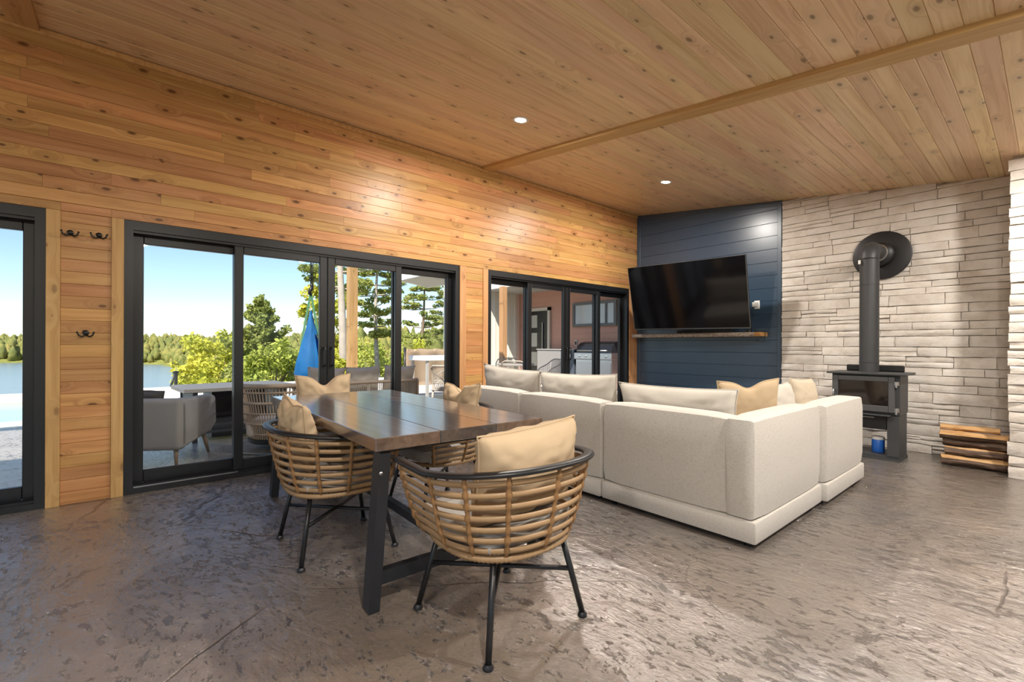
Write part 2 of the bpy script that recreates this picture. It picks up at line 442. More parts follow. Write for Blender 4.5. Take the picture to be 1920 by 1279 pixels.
def stone_mesh(L, h, d, r):
    nx, nz = max(3, int(L / .09)), 3
    b = B(); g = {}
    for i in range(nx + 1):
        for j in range(nz + 1):
            x = -L / 2 + L * i / nx; zz = -h / 2 + h * j / nz
            ex = i in (0, nx); ez = j in (0, nz)
            if not ex: x += r.uniform(-.3, .3) * L / nx * .5
            if not ez: zz += r.uniform(-.25, .25) * h / nz
            if ez: zz -= math.copysign(r.uniform(.001, .006), zz)
            if ex: x -= math.copysign(r.uniform(.001, .004), x)
            y = d * (r.uniform(.55, 1.0) if not (ex or ez) else r.uniform(.35, .85))
            g[i, j] = b.bm.verts.new((x, -y, zz)); 
    for i in range(nx):
        for j in range(nz): b.bm.faces.new((g[i, j], g[i + 1, j], g[i + 1, j + 1], g[i, j + 1]))
    per = [(i, 0) for i in range(nx + 1)] + [(nx, j) for j in range(1, nz + 1)] + [(i, nz) for i in range(nx - 1, -1, -1)] + [(0, j) for j in range(nz - 1, 0, -1)]
    bk = [b.bm.verts.new((g[p].co.x, .02, g[p].co.z)) for p in per]
    m = len(per)
    for i in range(m): b.bm.faces.new((g[per[i]], bk[i], bk[(i + 1) % m], g[per[(i + 1) % m]]))
    b.bm.faces.new(bk[::-1])
    bmesh.ops.recalc_face_normals(b.bm, faces=b.bm.faces)
    me = bpy.data.meshes.new('stone'); b.bm.to_mesh(me); b.bm.free(); return me
def stone_run(x0, x1, yface, parent, seed, ragged=0, depth=.036):
    r = random.Random(seed); z = 0.0
    while z < 3.2:
        h = r.choice((.07, .085, .095, .105, .12))
        x = x0 - (r.uniform(0, ragged) if ragged else 0)
        while x < x1 - .01:
            L = r.uniform(.2, .62)
            e = min(x + L, x1)
            if x1 - e < .12: e = x1
            top = min(z + h, zceil((x + e) / 2) + .01)
            if top - z > .02:
                if r.random() < .16 and e - x > .25 and h > .09:      # two thin courses
                    for q in (0, 1):
                        zc = z + (top - z) * (.25 + .5 * q)
                        o = link('stone', stone_mesh(e - x, (top - z) / 2, depth * r.uniform(.7, 1.25), r), STONE, parent, 'auto'); o.location = ((x + e) / 2, yface, zc)
                else:
                    o = link('stone', stone_mesh(e - x, top - z, depth * r.uniform(.7, 1.3), r), STONE, parent, 'auto'); o.location = ((x + e) / 2, yface, (z + top) / 2)
            x = e
        z += h
stone_run(BX1 + .004, -.2, YB, wall_back, 7)
b = B(); b.box(-.235, 1.6, 6.065, YB + .2, 0, zceil(-.235) + .05)
wall_chimney = struct(b.obj('wall_chimney', GROUT))
stone_run(-.245, 1.2, 6.065, wall_chimney, 9, .02, .04)
b = B(); b.box(1.2, XR + .2, YB - .05, YB + .2, 0, 3.0); struct(b.obj('wall_back_right', W_TRIM))

# right and rear walls (behind the camera) with added sliding glass doors for daylight
RD = [(-3.6, .0), (.6, 4.2)]
b = B()
for y0, y1 in ((YR - .2, RD[0][0]), (RD[0][1], RD[1][0]), (RD[1][1], YB + .2)): b.box(XR, XR + .17, y0, y1, 0, DH)
b.box(XR, XR + .17, YR - .2, YB + .2, DH, 2.7); struct(b.obj('wall_right', W_TRIM))
QD = [(-4.2, -.6), (-.3, 3.2)]
b = B()
for x0, x1 in ((XW - .2, QD[0][0]), (QD[0][1], QD[1][0]), (QD[1][1], XR + .2)): b.box(x0, x1, YR - .17, YR, 0, DH)
b.prism([(XW - .2, DH), (XR + .2, DH), (XR + .2, 2.56), (XW - .2, ZC + .05)], -.17, 0, mat=basis((1, 0, 0), (0, 0, 1), (0, 1, 0), (0, YR, 0)))
struct(b.obj('wall_rear', W_TRIM))

def sliding_door(name, label, W, loc, rz, handles=True):
    """four-panel glass door: local x along the opening, y outwards, z up"""
    t = thing(name, label, 'door', loc, rz); t['kind'] = 'structure'
    b = B(); D = .15
    b.box(0, .055, 0, D, 0, DH); b.box(W - .055, W, 0, D, 0, DH); b.box(.055, W - .055, 0, D, DH - .07, DH); b.box(.055, W - .055, 0, D, 0, .045)
    b.box(.055, W - .055, .018, .026, .045, .062); b.box(.055, W - .055, .018, .026, DH - .09, DH - .07)
    b.box(.055, W - .055, .085, .093, .045, .062); b.box(.055, W - .055, .085, .093, DH - .09, DH - .07)
    b.obj('frame', DOORBLK, t)
    b = B(); b.box(.06, W / 4, .012, .018, .046, .052); b.obj('track', STEEL, t)
    st = .072; c = W / 2; q = W / 4
    spans = [(.05, q + .045, .098), (q - .03, c - .002, .032), (c + .002, W - q + .03, .032), (W - q - .045, W - .05, .098)]
    for i, (x0, x1, y) in enumerate(spans):
        z0, z1 = .06, DH - .075
        b = B(); b.box(x0, x0 + st, y, y + .044, z0, z1, .004, 1); b.box(x1 - st, x1, y, y + .044, z0, z1, .004, 1)
        b.box(x0 + st, x1 - st, y, y + .044, z0, z0 + .092, .004, 1); b.box(x0 + st, x1 - st, y, y + .044, z1 - .08, z1, .004, 1)
        s = b.obj('sash', DOORBLK, t)
        b = B(); b.box(x0 + st - .005, x1 - st + .005, y + .018, y + .026, z0 + .088, z1 - .076); b.obj('pane', GLASS, s)
        if handles and i in (1, 2):
            hx = (x1 - st / 2) if i == 1 else (x0 + st / 2)
            b = B(); b.box(hx - .016, hx + .016, y - .006, y, .93, 1.15, .003, 1)
            b.tube([(hx, y - .004, .95), (hx, y - .045, .955), (hx, y - .05, .97), (hx, y - .05, 1.11), (hx, y - .045, 1.125), (hx, y - .004, 1.13)], .009, 8)
            b.obj('handle', BLACK, s)
    return t
d1 = sliding_door('door_1', 'black sliding glass door beside the coat hooks, showing lake and pool', DOORS[0][1] - DOORS[0][0], (XW - .004, DOORS[0][0], 0), PI / 2)
b = B(); b.box(2.53, 2.60, .13, .148, .06, DH - .075); b.obj('screen_stile', M('screen_grey', (.06, .062, .066), .5), d1)
sliding_door('door_2', 'wide black four-panel sliding glass door behind the dining table', DOORS[1][1] - DOORS[1][0], (XW - .004, DOORS[1][0], 0), PI / 2)
sliding_door('door_3', 'black four-panel sliding glass door nearest the television', DOORS[2][1] - DOORS[2][0], (XW - .004, DOORS[2][0], 0), PI / 2)
for i, (x0, x1) in enumerate(QD): sliding_door('door_%d' % (4 + i), 'added black sliding glass door in the unseen rear wall, letting in daylight', x1 - x0, (x1, YR + .004, 0), PI, False)  # added, out of view: rear glazing that brings daylight into the room
for i, (y0, y1) in enumerate(RD): sliding_door('door_%d' % (6 + i), 'added black sliding glass door in the unseen right wall, letting in daylight', y1 - y0, (XR - .004, y1, 0), -PI / 2, False)  # invented glazing on the unseen right side, admits sky and sun

# recessed ceiling lamps
def downlight(x, y, label, where=None):
    z = zceil(x)
    t = thing('recessed_light', label, 'light', (x, y, z), 0, 'recessed ceiling lights')
    ang = math.atan(SL)
    t.rotation_euler = (0, ang, 0)
    b = B(); b.lathe([(.075, .002), (.075, -.004), (.066, -.007), (.052, -.004), (.052, .002)], 28); b.obj('trim_ring', WHITE, t, 'auto')
    if 'lens' not in MATS:
        nt = NT('lamp_lens'); e = nt.n('ShaderNodeEmission'); e.inputs[0].default_value = (1, .9, .75, 1); e.inputs[1].default_value = 12; nt.l(e.outputs[0], nt.out.inputs[0]); MATS['lens'] = nt.m
    b = B(); b.lathe([(.05, -.003), (.05, -.0045)], 24); b.obj('lens' if where is None else 'lens_%s_offscreen' % where, MATS['lens'], t)
    nm = 'recessed_lamp' if where is None else 'recessed_lamp_%s_offscreen' % where
    ld = bpy.data.lights.new(nm, 'AREA'); ld.shape = 'DISK'; ld.size = .11; ld.energy = LAMP_W; ld.color = LAMP_COL
    lo = bpy.data.objects.new(nm, ld); COL.objects.link(lo); lo.parent = t; lo.location = (0, 0, -.012)
downlight(-3.13, 2.77, 'recessed ceiling light on the door side of the ceiling batten, over the sofa back')
downlight(-3.13, 5.18, 'recessed ceiling light in front of the navy television wall')
# a second row over the middle of the room, spaced as the two in view; it lights the warm outer side of the sofa
for x, y, w, lb in ((.27, -2.05, 'middle_row_rear', 'recessed ceiling light of the middle row nearest the added rear glass doors'), (.27, .36, 'middle_row_near', 'recessed ceiling light of the middle row level with the dining table'),
                    (.27, 2.77, 'middle_row_sofa', 'recessed ceiling light of the middle row level with the sofa back'), (.27, 5.18, 'middle_row_chimney', 'recessed ceiling light in front of the stone chimney wall')):
    downlight(x, y, lb, w)

# ------------------------------------------------------------------ furniture helpers
def vnoise(p, seed=0):
    from mathutils import noise
    return noise.noise(Vector(p) + Vector((seed * 7.3, seed * 3.1, seed * 1.7)))
def pillow_mesh(name, w, h, t, seed=0, n=22, ear=.07, wrinkle=.012, sag=0, pleat=0, pinch=0):
    """stuffed cushion standing in the local xz plane, origin at the middle of its lower edge, y = thickness"""
    bm = bmesh.new(); r = random.Random(seed)
    g = [{}, {}]
    for side in (0, 1):
        for i in range(n + 1):
            for j in range(n + 1):
                u, v = -1 + 2 * i / n, -1 + 2 * j / n
                if side and (i in (0, n) or j in (0, n)): g[1][i, j] = g[0][i, j]; continue
                fx = 1 - ear * (1 - abs(v) ** 2.4); fz = 1 - ear * (1 - abs(u) ** 2.4)
                x, z = u * w / 2 * fx, v * h / 2 * fz
                th = t / 2 * (max(0, 1 - abs(u) ** 2.6) * max(0, 1 - abs(v) ** 2.6)) ** .42
                wr = wrinkle * vnoise((u * 2.6, v * 2.6, side * 5), seed) + wrinkle * .6 * vnoise((u * 6, v * 6, side * 9), seed + 3)
                ed = max(abs(u), abs(v))
                rad = math.atan2(v, u)
                wr += wrinkle * .8 * math.sin(rad * 13 + 4 * vnoise((u, v, 2), seed)) * ed ** 4 * (1 - ed)**.5 * 2
                if pleat: wr += pleat * math.sin(u * 9 + 3 * v + 2 * vnoise((u * 2, v * 2, 0), seed)) * max(0, 1 - u * u) * max(0, v + .3)
                y = (th + wr * (th > 0) * min(1, th / (t * .2))) * (1 if side else -1)
                if pinch: z -= pinch * math.exp(-(u / .34) ** 2) * (v + 1) / 2
                if sag: y += sag * (1 - u * u) * (1 - ((v + 1) / 2) ** 2)
                g[side][i, j] = bm.verts.new((x, y, z + h / 2))
    for side in (0, 1):
        for i in range(n):
            for j in range(n):
                q = (g[side][i, j], g[side][i + 1, j], g[side][i + 1, j + 1], g[side][i, j + 1])
                bm.faces.new(q if side == 0 else q[::-1])
    bmesh.ops.recalc_face_normals(bm, faces=bm.faces)
    loop = [tuple(g[0][k].co) for k in [(i, 0) for i in range(n)] + [(n, j) for j in range(n)] + [(i, n) for i in range(n, 0, -1)] + [(0, j) for j in range(n, 0, -1)]]
    me = bpy.data.meshes.new(name); bm.to_mesh(me); bm.free()
    return me, loop
def pillow(name, label, mat, w, h, t, loc, rz, lean=0, roll=0, seed=0, group=None, cat='pillow', **kw):
    """local -y is the side it leans back to; lean > 0 tips its top to local -y"""
    me, loop = pillow_mesh(name, w, h, t, seed, **kw)
    o = link(name, me, mat, None, True); tag(o, label, cat, group)
    o.matrix_world = Matrix.Translation(loc) @ Matrix.Rotation(rz, 4, 'Z') @ Matrix.Rotation(lean, 4, 'X') @ Matrix.Rotation(roll, 4, 'Y')
    b = B(); b.tube(loop, .0045, 5, closed=True); b.obj('piping', mat, o, True)
    return o
def soft_box(b, x0, x1, y0, y1, z0, z1, r=.03, seg=3, puff=0):
    """upholstered block: bevelled, optionally puffed faces"""
    st = len(b.bm.verts)
    c = Vector(((x0 + x1) / 2, (y0 + y1) / 2, (z0 + z1) / 2)); hs = Vector(((x1 - x0) / 2, (y1 - y0) / 2, (z1 - z0) / 2))
    t = bmesh.new(); bmesh.ops.create_cube(t, size=1, matrix=Matrix.Translation(c) @ Matrix.Diagonal((x1 - x0, y1 - y0, z1 - z0, 1)))
    if puff: bmesh.ops.subdivide_edges(t, edges=t.edges[:], cuts=5, use_grid_fill=True)
    else: bmesh.ops.bevel(t, geom=t.edges[:], offset=r, segments=seg, profile=.5, affect='EDGES')
    if puff:
        for v in t.verts:
            q = [max(-1, min(1, (v.co[i] - c[i]) / hs[i])) for i in range(3)]
            for i in range(3):
                a, bb = q[(i + 1) % 3], q[(i + 2) % 3]
                if abs(q[i]) > .99: v.co[i] += math.copysign(puff * (1 - a * a) * (1 - bb * bb), q[i])
            # round the edges
            m = sorted((abs(x) for x in q), reverse=True)
            if m[1] > .99:
                for i in range(3):
                    if abs(q[i]) > .99: v.co[i] -= math.copysign(r * .35, q[i])
            if m[2] > .99:
                for i in range(3): v.co[i] -= math.copysign(r * .25, q[i])
    me = bpy.data.meshes.new('tmp'); t.to_mesh(me); t.free(); b.bm.from_mesh(me); bpy.data.meshes.remove(me)
    return b

# ------------------------------------------------------------------ dining table
def dining_table():
    t = thing('dining_table', 'long dark plank-top dining table on black trestle legs', 'table', (-2.889, 1.364, 0), math.radians(-2.1))
    HL, HW, Z1, TH = 1.025, .482, .757, .058
    for i, (y0, y1, mt) in enumerate(((-HW, -HW + .318, W_TABLE), (-HW + .318, HW - .318, W_TABLE2), (HW - .318, HW, W_TABLE))):
        b = B(); b.box(-HL, HL, y0 + .0008, y1 - .0008, -TH, 0, .003, 1)
        o = b.obj('table_plank', mt, t); o.location = (0, 0, Z1)
        if i == 1: o['label'] = 'darker middle plank'
    zt = Z1 - TH
    for sx in (-1, 1):
        x = sx * (HL - .055)
        for sy in (-1, 1):
            b = B(); b.bar((x, sy * .478, 0), (x, sy * .428, zt - .012), .05, .075, (1, 0, 0)); b.obj('leg', TABLEMET, t)
        b = B(); b.box(x - .03, x + .03, -.45, .45, zt - .012, zt); b.obj('top_plate', TABLEMET, t)
        b = B(); b.box(x - .02, x + .02, -.445, .445, .105, .165); b.obj('end_stretcher', TABLEMET, t)
    b = B(); b.box(-HL + .075, HL - .075, -.02, .02, .11, .16); b.obj('long_stretcher', TABLEMET, t)
    for sx in (-1, 1):
        b = B(); b.lathe([(.008, 0), (.008, .004), (.004, .006)], 10, (sx * (HL - .02), -.45, .6), (sx, 0, 0)); b.obj('bolt', STEEL, t)
dining_table()

# ------------------------------------------------------------------ rattan tub chairs (local: front = +y, origin on the floor)
def u_curve(hw, back, front, n=44, p=2.3):
    """horseshoe open to +y: from the left tip round the back to the right tip"""
    pts = []
    nb = n - 12
    for i in range(6): f = i / 6; pts.append((-hw * (1 - .05 * (1 - f)), front * (1 - f)))
    for i in range(nb + 1):
        a = PI + PI * i / nb; ca, sa = math.cos(a), math.sin(a)
        pts.append((hw * math.copysign(abs(ca) ** (2 / p), ca), back * math.copysign(abs(sa) ** (2 / p), sa)))
    for i in range(1, 7): f = i / 6; pts.append((hw * (1 - .05 * f), front * f))
    return pts
def chair_section(t):
    """outline of the basket at height fraction t (0 = ring, 1 = rim)"""
    e = t ** .62
    hw = .272 + (.372 - .272) * e; bk = .262 + (.358 - .262) * e; fr = .20 + (.262 - .20) * e
    return hw, bk, fr
def chair_z(t, y, bk):
    zr = .672 + .038 * max(0, -y / .36)     # the rim rises to the back
    return .365 + (zr - .365) * t
def make_chair():
    t = thing('tub_chair', 'x', 'chair')
    hw, bk, fr = chair_section(1)
    pts = [(x, y, chair_z(1, y, bk)) for x, y in u_curve(hw, bk, fr, 56)]
    b = B(); b.tube(pts, 0, 10, flat=(.024, .012)); b.obj('rim', BLACK, t, True)
    for k in range(7):
        f = .10 + .80 * k / 6
        h_, b_, f_ = chair_section(f)
        c = [(x, y, chair_z(f, y, b_)) for x, y in u_curve(h_, b_, f_ - .012, 50)]
        bb = B(); bb.tube(c, 0, 6, flat=(.0045, .0125)); bb.obj('slat', RATTAN, t, True)
    # uprights with bound crossings
    idx = [0.0, .115, .235, .36, .5, .64, .765, .885, 1.0]
    for f in idx:
        c = []; rr = []
        for s in range(0, 29):
            tt = .0 + s / 28
            h_, b_, f_ = chair_section(tt); cur = u_curve(h_, b_, f_ - .012, 60)
            q = f * (len(cur) - 1); i0 = min(int(q), len(cur) - 2); fr_ = q - i0
            x = cur[i0][0] * (1 - fr_) + cur[i0 + 1][0] * fr_; y = cur[i0][1] * (1 - fr_) + cur[i0 + 1][1] * fr_
            c.append((x, y, chair_z(tt, y, b_)))
            kk = (tt - .10) / (.80 / 6); near = abs(kk - round(kk)) < .16 and -.2 < kk < 6.2
            rr.append(.0135 if near else .0085)
        bb = B(); bb.tube(c, rr, 7); bb.obj('upright', RATTAN_D, t, True)
    # wound ring carrying the basket
    ring = []
    n = 176
    h_, b_, f_ = chair_section(0)
    for i in range(n):
        a = 2 * PI * i / n; ca, sa = math.cos(a), math.sin(a); p = 2.5
        ring.append((h_ * math.copysign(abs(ca) ** (2 / p), ca), .262 * math.copysign(abs(sa) ** (2 / p), sa) , .362))
    bb = B(); bb.tube(ring, [.0165 if i % 2 else .0135 for i in range(n)], 7, closed=True); bb.obj('wound_ring', RATTAN, t, True)
    bb = B()
    for s in (-1, 1):
        bb.bar((s * .09, -.25, .352), (s * .09, .25, .352), .02, .012); 
    bb.obj('seat_bearer', BLACK, t)
    feet = [(-.255, -.25), (.255, -.25), (.255, .255), (-.255, .255)]
    tops = [(-.185, -.19), (.185, -.19), (.185, .19), (-.185, .19)]
    for (fx, fy), (tx, ty) in zip(feet, tops):
        bb = B(); bb.tube([(tx, ty, .352), (fx, fy, .012)], .0125, 8); lg = bb.obj('leg', BLACK, t, True)
        bb = B(); bb.lathe([(.019, 0), (.021, .004), (.019, .012), (.013, .02)], 12, (fx, fy, 0)); bb.obj('foot_pad', BLACK, lg, 'auto')
    zz = .205; k = (.352 - zz) / .34
    P = [(tx + (fx - tx) * k, ty + (fy - ty) * k, zz) for (fx, fy), (tx, ty) in zip(feet, tops)]
    for a, c in ((0, 2), (1, 3)):
        bb = B(); bb.tube([P[a], P[c]], .0105, 8); bb.obj('cross_stretcher', BLACK, t, True)
    bb = B(); soft_box(bb, -.235, .235, -.225, .265, .374, .475, .03, 3, .008); o = bb.obj('seat_cushion', SEATC, t, True)
    return t
CH0 = make_chair()
def chair(label, x, y, rz, first=False):
    c = CH0 if first else copy_tree(CH0)
    c.location = (x, y, 0); c.rotation_euler = (0, 0, rz); c['label'] = label; c['category'] = 'chair'; c['group'] = 'rattan tub chairs round the dining table'
    return c
def on_chair(x, y, rz, lx, ly):
    return (x + lx * math.cos(rz) - ly * math.sin(rz), y + lx * math.sin(rz) + ly * math.cos(rz))
CH = [(-1.56, 1.27, math.radians(90), 'rattan tub chair at the table end beside the cream sofa corner'),
      (-2.735, .985, math.radians(-3), 'rattan tub chair on the long table side away from the sofa'),
      (-3.98, 1.40, math.radians(-90), 'rattan tub chair at the table end against the sliding door'),
      (-2.90, 1.775, math.radians(180), 'rattan tub chair between the long table side and the sofa back')]
for i, (x, y, rz, lb) in enumerate(CH): chair(lb, x, y, rz, i == 0)
PB = [dict(w=.52, h=.37, t=.21, lean=.20, roll=-.06, ly=-.125, lx=.015, wr=.012, seed=3, pinch=0, lb='plump tan pillow leaning out over the rim of the chair by the sofa corner'),
      dict(w=.43, h=.38, t=.15, lean=.14, roll=.08, ly=-.185, lx=-.02, wr=.02, seed=11, pinch=.02, lb='crumpled tan pillow in the chair on the long table side away from the sofa'),
      dict(w=.48, h=.42, t=.12, lean=.12, roll=0, ly=-.175, lx=0, wr=.012, seed=21, pinch=.085, lb='tan pillow with a dented top edge in the chair against the sliding door'),
      dict(w=.46, h=.40, t=.14, lean=.16, roll=.05, ly=-.165, lx=0, wr=.022, seed=35, pinch=.06, lb='creased tan pillow in the chair in front of the sofa back')]
for (x, y, rz, _), p in zip(CH, PB):
    px, py = on_chair(x, y, rz, p['lx'], p['ly'])
    pillow('chair_pillow', p['lb'], CUSH, p['w'], p['h'], p['t'], (px, py, .478), rz, p['lean'], p['roll'], p['seed'], 'tan pillows in the tub chairs', wrinkle=p['wr'], pinch=p['pinch'], n=28)

# ------------------------------------------------------------------ sectional sofa
SG = 'modules of the cream sectional sofa'
YS, XS = 2.745, -1.085          # outer faces of the long and the short back
def sofa_module(label, x0, x1, y0, y1, backs, seat):
    """backs: list of boxes (x0,x1,y0,y1); a plinth, seat block, back cushions"""
    t = thing('sofa_module', label, 'sofa', ((x0 + x1) / 2, (y0 + y1) / 2, 0), 0, SG)
    ox, oy = (x0 + x1) / 2, (y0 + y1) / 2
    def put(b, name, mat=SOFA): o = b.obj(name, mat, t, 'auto'); o.location = (-ox, -oy, 0); return o
    b = B(); soft_box(b, x0 + .003, x1 - .003, y0 + .003, y1 - .003, .03, .158, .012, 2); put(b, 'plinth')
    for q in backs:
        b = B(); soft_box(b, q[0] + .004, q[1] - .004, q[2] + .004, q[3] - .004, .155, q[4] if len(q) > 4 else .742, .03, 3, .010); put(b, 'back_panel')
    b = B(); soft_box(b, seat[0], seat[1], seat[2], seat[3], .156, .44, .04, 3, .012); put(b, 'seat_cushion')
    for x in (x0 + .07, x1 - .07):
        for y in (y0 + .07, y1 - .07):
            b = B(); b.lathe([(.022, 0), (.025, .01), (.025, .032)], 12, (x, y, 0)); put(b, 'foot', BLACK)
    return t
sofa_module('cream sofa module at the end of the long back by the sliding doors', -4.03, -3.125, YS, 3.70, [(-4.03, -3.125, YS, YS + .2)], (-4.025, -3.13, YS + .2, 3.70))
sofa_module('cream sofa module between the end module and the corner module', -3.12, -2.19, YS, 3.70, [(-3.12, -2.19, YS, YS + .2)], (-3.115, -2.195, YS + .2, 3.70))
sofa_module('cream corner sofa module behind the end chair, backs on two sides', -2.185, XS, YS, 3.905, [(-2.185, XS - .135, YS, YS + .2), (XS - .2, XS, YS + .0, 3.905)], (-2.18, XS - .2, YS + .2, 3.90))
sofa_module('cream sofa module at the stove end of the short back', -2.08, XS + .03, 3.92, 4.93, [(XS - .17, XS + .03, 3.92, 4.93, .735)], (-2.08, XS - .17, 3.925, 4.925))
LG = 'long white back cushions of the sofa'
pillow('back_cushion', 'long white back cushion on the sofa end module by the sliding doors', CUSHW, .87, .47, .20, (-3.62, YS + .385, .475), PI, -.16, -.05, 41, LG, 'cushion', wrinkle=.014, n=26)
pillow('back_cushion', 'long white back cushion on the sofa module between end and corner', CUSHW, .89, .47, .20, (-2.70, YS + .375, .458), PI, -.16, .02, 43, LG, 'cushion', wrinkle=.014, n=26)
pillow('back_cushion', 'long white back cushion on the corner sofa module', CUSHW, .94, .42, .20, (-1.785, YS + .375, .458), PI, -.14, .01, 47, LG, 'cushion', wrinkle=.010, n=26)
pillow('throw_pillow', 'square tan throw pillow standing in the inner corner of the sofa', CUSH, .46, .46, .15, (-1.49, 3.60, .458), math.radians(50), .12, -.05, 51, None, 'pillow', wrinkle=.010, pinch=.05)
pillow('back_cushion', 'white cushion half hidden behind the cream throw pillow near the stove', CUSHW, .50, .40, .16, (XS - .345, 4.16, .458), PI / 2, -.14, 0, 53, None, 'cushion', wrinkle=.010)
pillow('throw_pillow', 'cream throw pillow leaning on the short sofa back near the stove', M('cream_linen', (.60, .51, .39), .9, 0, .15, .25, 700, .05, 6), .54, .42, .15, (XS - .335, 4.68, .458), PI / 2, -.14, .05, 57, None, 'pillow', wrinkle=.010)

# ------------------------------------------------------------------ coat hooks
def hook(y, z, label):
    t = thing('coat_hook', label, 'hook', (XW + .001 - .004, y, z), 0, 'black double coat hooks on the wood pier')
    b = B(); b.lathe([(.018, 0), (.019, .004), (.015, .009), (.006, .012)], 16, (0, 0, .008), (1, 0, 0)); b.obj('back_plate', BLACK, t, 'auto')
    for s in (-1, 1):
        p = [(.006, 0, .0), (.018, s * .008, -.014), (.03, s * .022, -.020), (.038, s * .036, -.012), (.04, s * .043, .004), (.038, s * .046, .014)]
        b = B(); b.tube(p, [.006, .006, .0058, .0055, .0052, .007], 8); b.obj('prong', BLACK, t, True)
hook(-.252, 1.953, 'upper black double coat hook next to the small left glass door')
hook(-.097, 1.958, 'upper black double coat hook next to the wide glass door')
hook(-.168, 1.232, 'single lower black double coat hook on the wood pier')

# ------------------------------------------------------------------ television, shelf, soundbar
def television():
    c = Vector((-3.392, 6.115, 1.871)); yaw, pit, roll, w = .093, .252, -.009, 1.68
    h = w * .572
    r = Vector((math.cos(yaw), math.sin(yaw), 0)); nn = Vector((math.sin(yaw), -math.cos(yaw), 0)); up = Vector((0, 0, 1))
    u = up * math.cos(pit) + nn * math.sin(pit); r2 = r * math.cos(roll) + u * math.sin(roll); u2 = u * math.cos(roll) - r * math.sin(roll); n2 = r2.cross(u2)
    t = thing('television', 'large black flat television tilted forward on a wall arm', 'television')
    t.matrix_world = basis(r2, -n2, u2, c)         # local x right, y to the wall, z up
    b = B(); b.box(-w / 2, w / 2, .004, .03, -h / 2, h / 2, .004, 2); b.box(-w * .36, w * .36, .03, .065, -h * .42, h * .2, .012, 2)
    b.obj('housing', M('tv_housing', (.02, .02, .022), .4), t, 'auto')
    b = B(); b.box(-w / 2 + .007, w / 2 - .007, .0, .005, -h / 2 + .012, h / 2 - .007); b.obj('screen', M('tv_screen', (.003, .003, .0035), .09, 0, .35), t)
    b = B()
    for a in ((-w / 2, -w / 2 + .007, -h / 2, h / 2), (w / 2 - .007, w / 2, -h / 2, h / 2), (-w / 2, w / 2, h / 2 - .006, h / 2), (-w / 2, w / 2, -h / 2, -h / 2 + .012)):
        b.box(a[0], a[1], -.004, .006, a[2], a[3])
    b.obj('bezel', M('tv_bezel', (.16, .16, .165), .3, .8), t)
    inv = t.matrix_world.inverted()
    wx = -3.45
    b = B(); hub = c - n2 * .08
    e1 = Vector((wx + .28, 6.42, 1.87)); e2 = Vector((wx, YB - .04, 1.87))
    b.bar(inv @ hub, inv @ e1, .05, .03); b.bar(inv @ e1, inv @ e2, .05, .03); b.obj('mount_arm', BLACK, t)
    b = B(); b.bar(inv @ Vector((wx, YB - .03, 1.66)), inv @ Vector((wx, YB - .03, 2.08)), .12, .03, n2); b.obj('wall_plate', BLACK, t)
television()
def shelf():
    t = thing('floating_shelf', 'live-edge wooden shelf with pale bark edge on the navy wall', 'shelf', (-3.54, YB - .014, 1.325))
    r = random.Random(8); b = B(); L, n = 2.03, 46
    rows = []
    for i in range(n + 1):
        x = -L / 2 + L * i / n
        e = .205 + .012 * math.sin(i * .7) + r.uniform(-.006, .006)
        rows.append([(x, 0, .026), (x, -e, .026 + r.uniform(-.003, .003)), (x, -e - .012, r.uniform(-.01, .01)), (x, -e + .006, -.028 + r.uniform(-.003, .003)), (x, 0, -.028)])
    V = [[b.bm.verts.new(p) for p in q] for q in rows]
    for a, c in zip(V, V[1:]):
        for k in range(5): b.bm.faces.new((a[k], a[(k + 1) % 5], c[(k + 1) % 5], c[k]))
    b.bm.faces.new(V[0][::-1]); b.bm.faces.new(V[-1])
    b.obj('board', W_SHELF, t)
    nt = NT('pale_bark'); cc = nt.coord((8, 30, 30)); nz = nt.noise(cc, 3, 6, .7)
    nt.bsdf(nt.ramp(nz, [(.35, (.16, .09, .05)), (.5, (.50, .42, .36)), (.7, (.70, .64, .58))]), .9, 0, nt.bump(nz, .8, .01), .1)
    b = B(); V = []
    for i, q in enumerate(rows[:-2]):
        e = -q[1][1]
        V.append([b.bm.verts.new(p) for p in ((q[0][0], -e + .004, .029), (q[0][0], -e - .010, .022), (q[0][0], -e - .020 + r.uniform(-.006, .004), r.uniform(-.008, .008)), (q[0][0], -e - .006, -.026), (q[0][0], -e + .012, -.031))])
    for a, c in zip(V, V[1:]):
        for k in range(4): b.bm.faces.new((a[k], a[k + 1], c[k + 1], c[k]))
    b.obj('bark_edge', nt.m, t, True)
shelf()
t = thing('soundbar', 'slim black soundbar lying on the live-edge shelf', 'soundbar', (-3.36, YB - .13, 1.352))
b = B(); b.box(-.42, .42, -.045, .045, 0, .05, .008, 2); b.obj('body', M('soundbar_black', (.012, .012, .013), .35), t, 'auto')
b = B(); b.box(-.40, .40, -.049, -.044, .008, .042, .002, 1); b.obj('grille', M('grille_cloth', (.03, .03, .032), .8, 0, .2, .4, 900), t)
t = thing('wall_outlet', 'white wall outlet with adapter beside the television', 'outlet', (-2.66, YB - .014, 1.735))
b = B(); b.box(-.036, .036, -.006, 0, -.057, .057, .003, 1); b.obj('plate', WHITE, t)
b = B(); b.box(-.05, .012, -.045, -.006, -.028, .036, .005, 2); b.obj('adapter', WHITE, t)
b = B(); b.tube([(-.03, -.03, -.028), (-.032, -.03, -.10), (-.05, -.05, -.25), (-.05, -.07, -.36)], .004, 6); b.obj('cord', BLACK, t, True)
t = thing('coiled_cable', 'thin dark cable loop hanging from the end of the live-edge shelf', 'cable', (-2.57, YB - .1, 1.30))
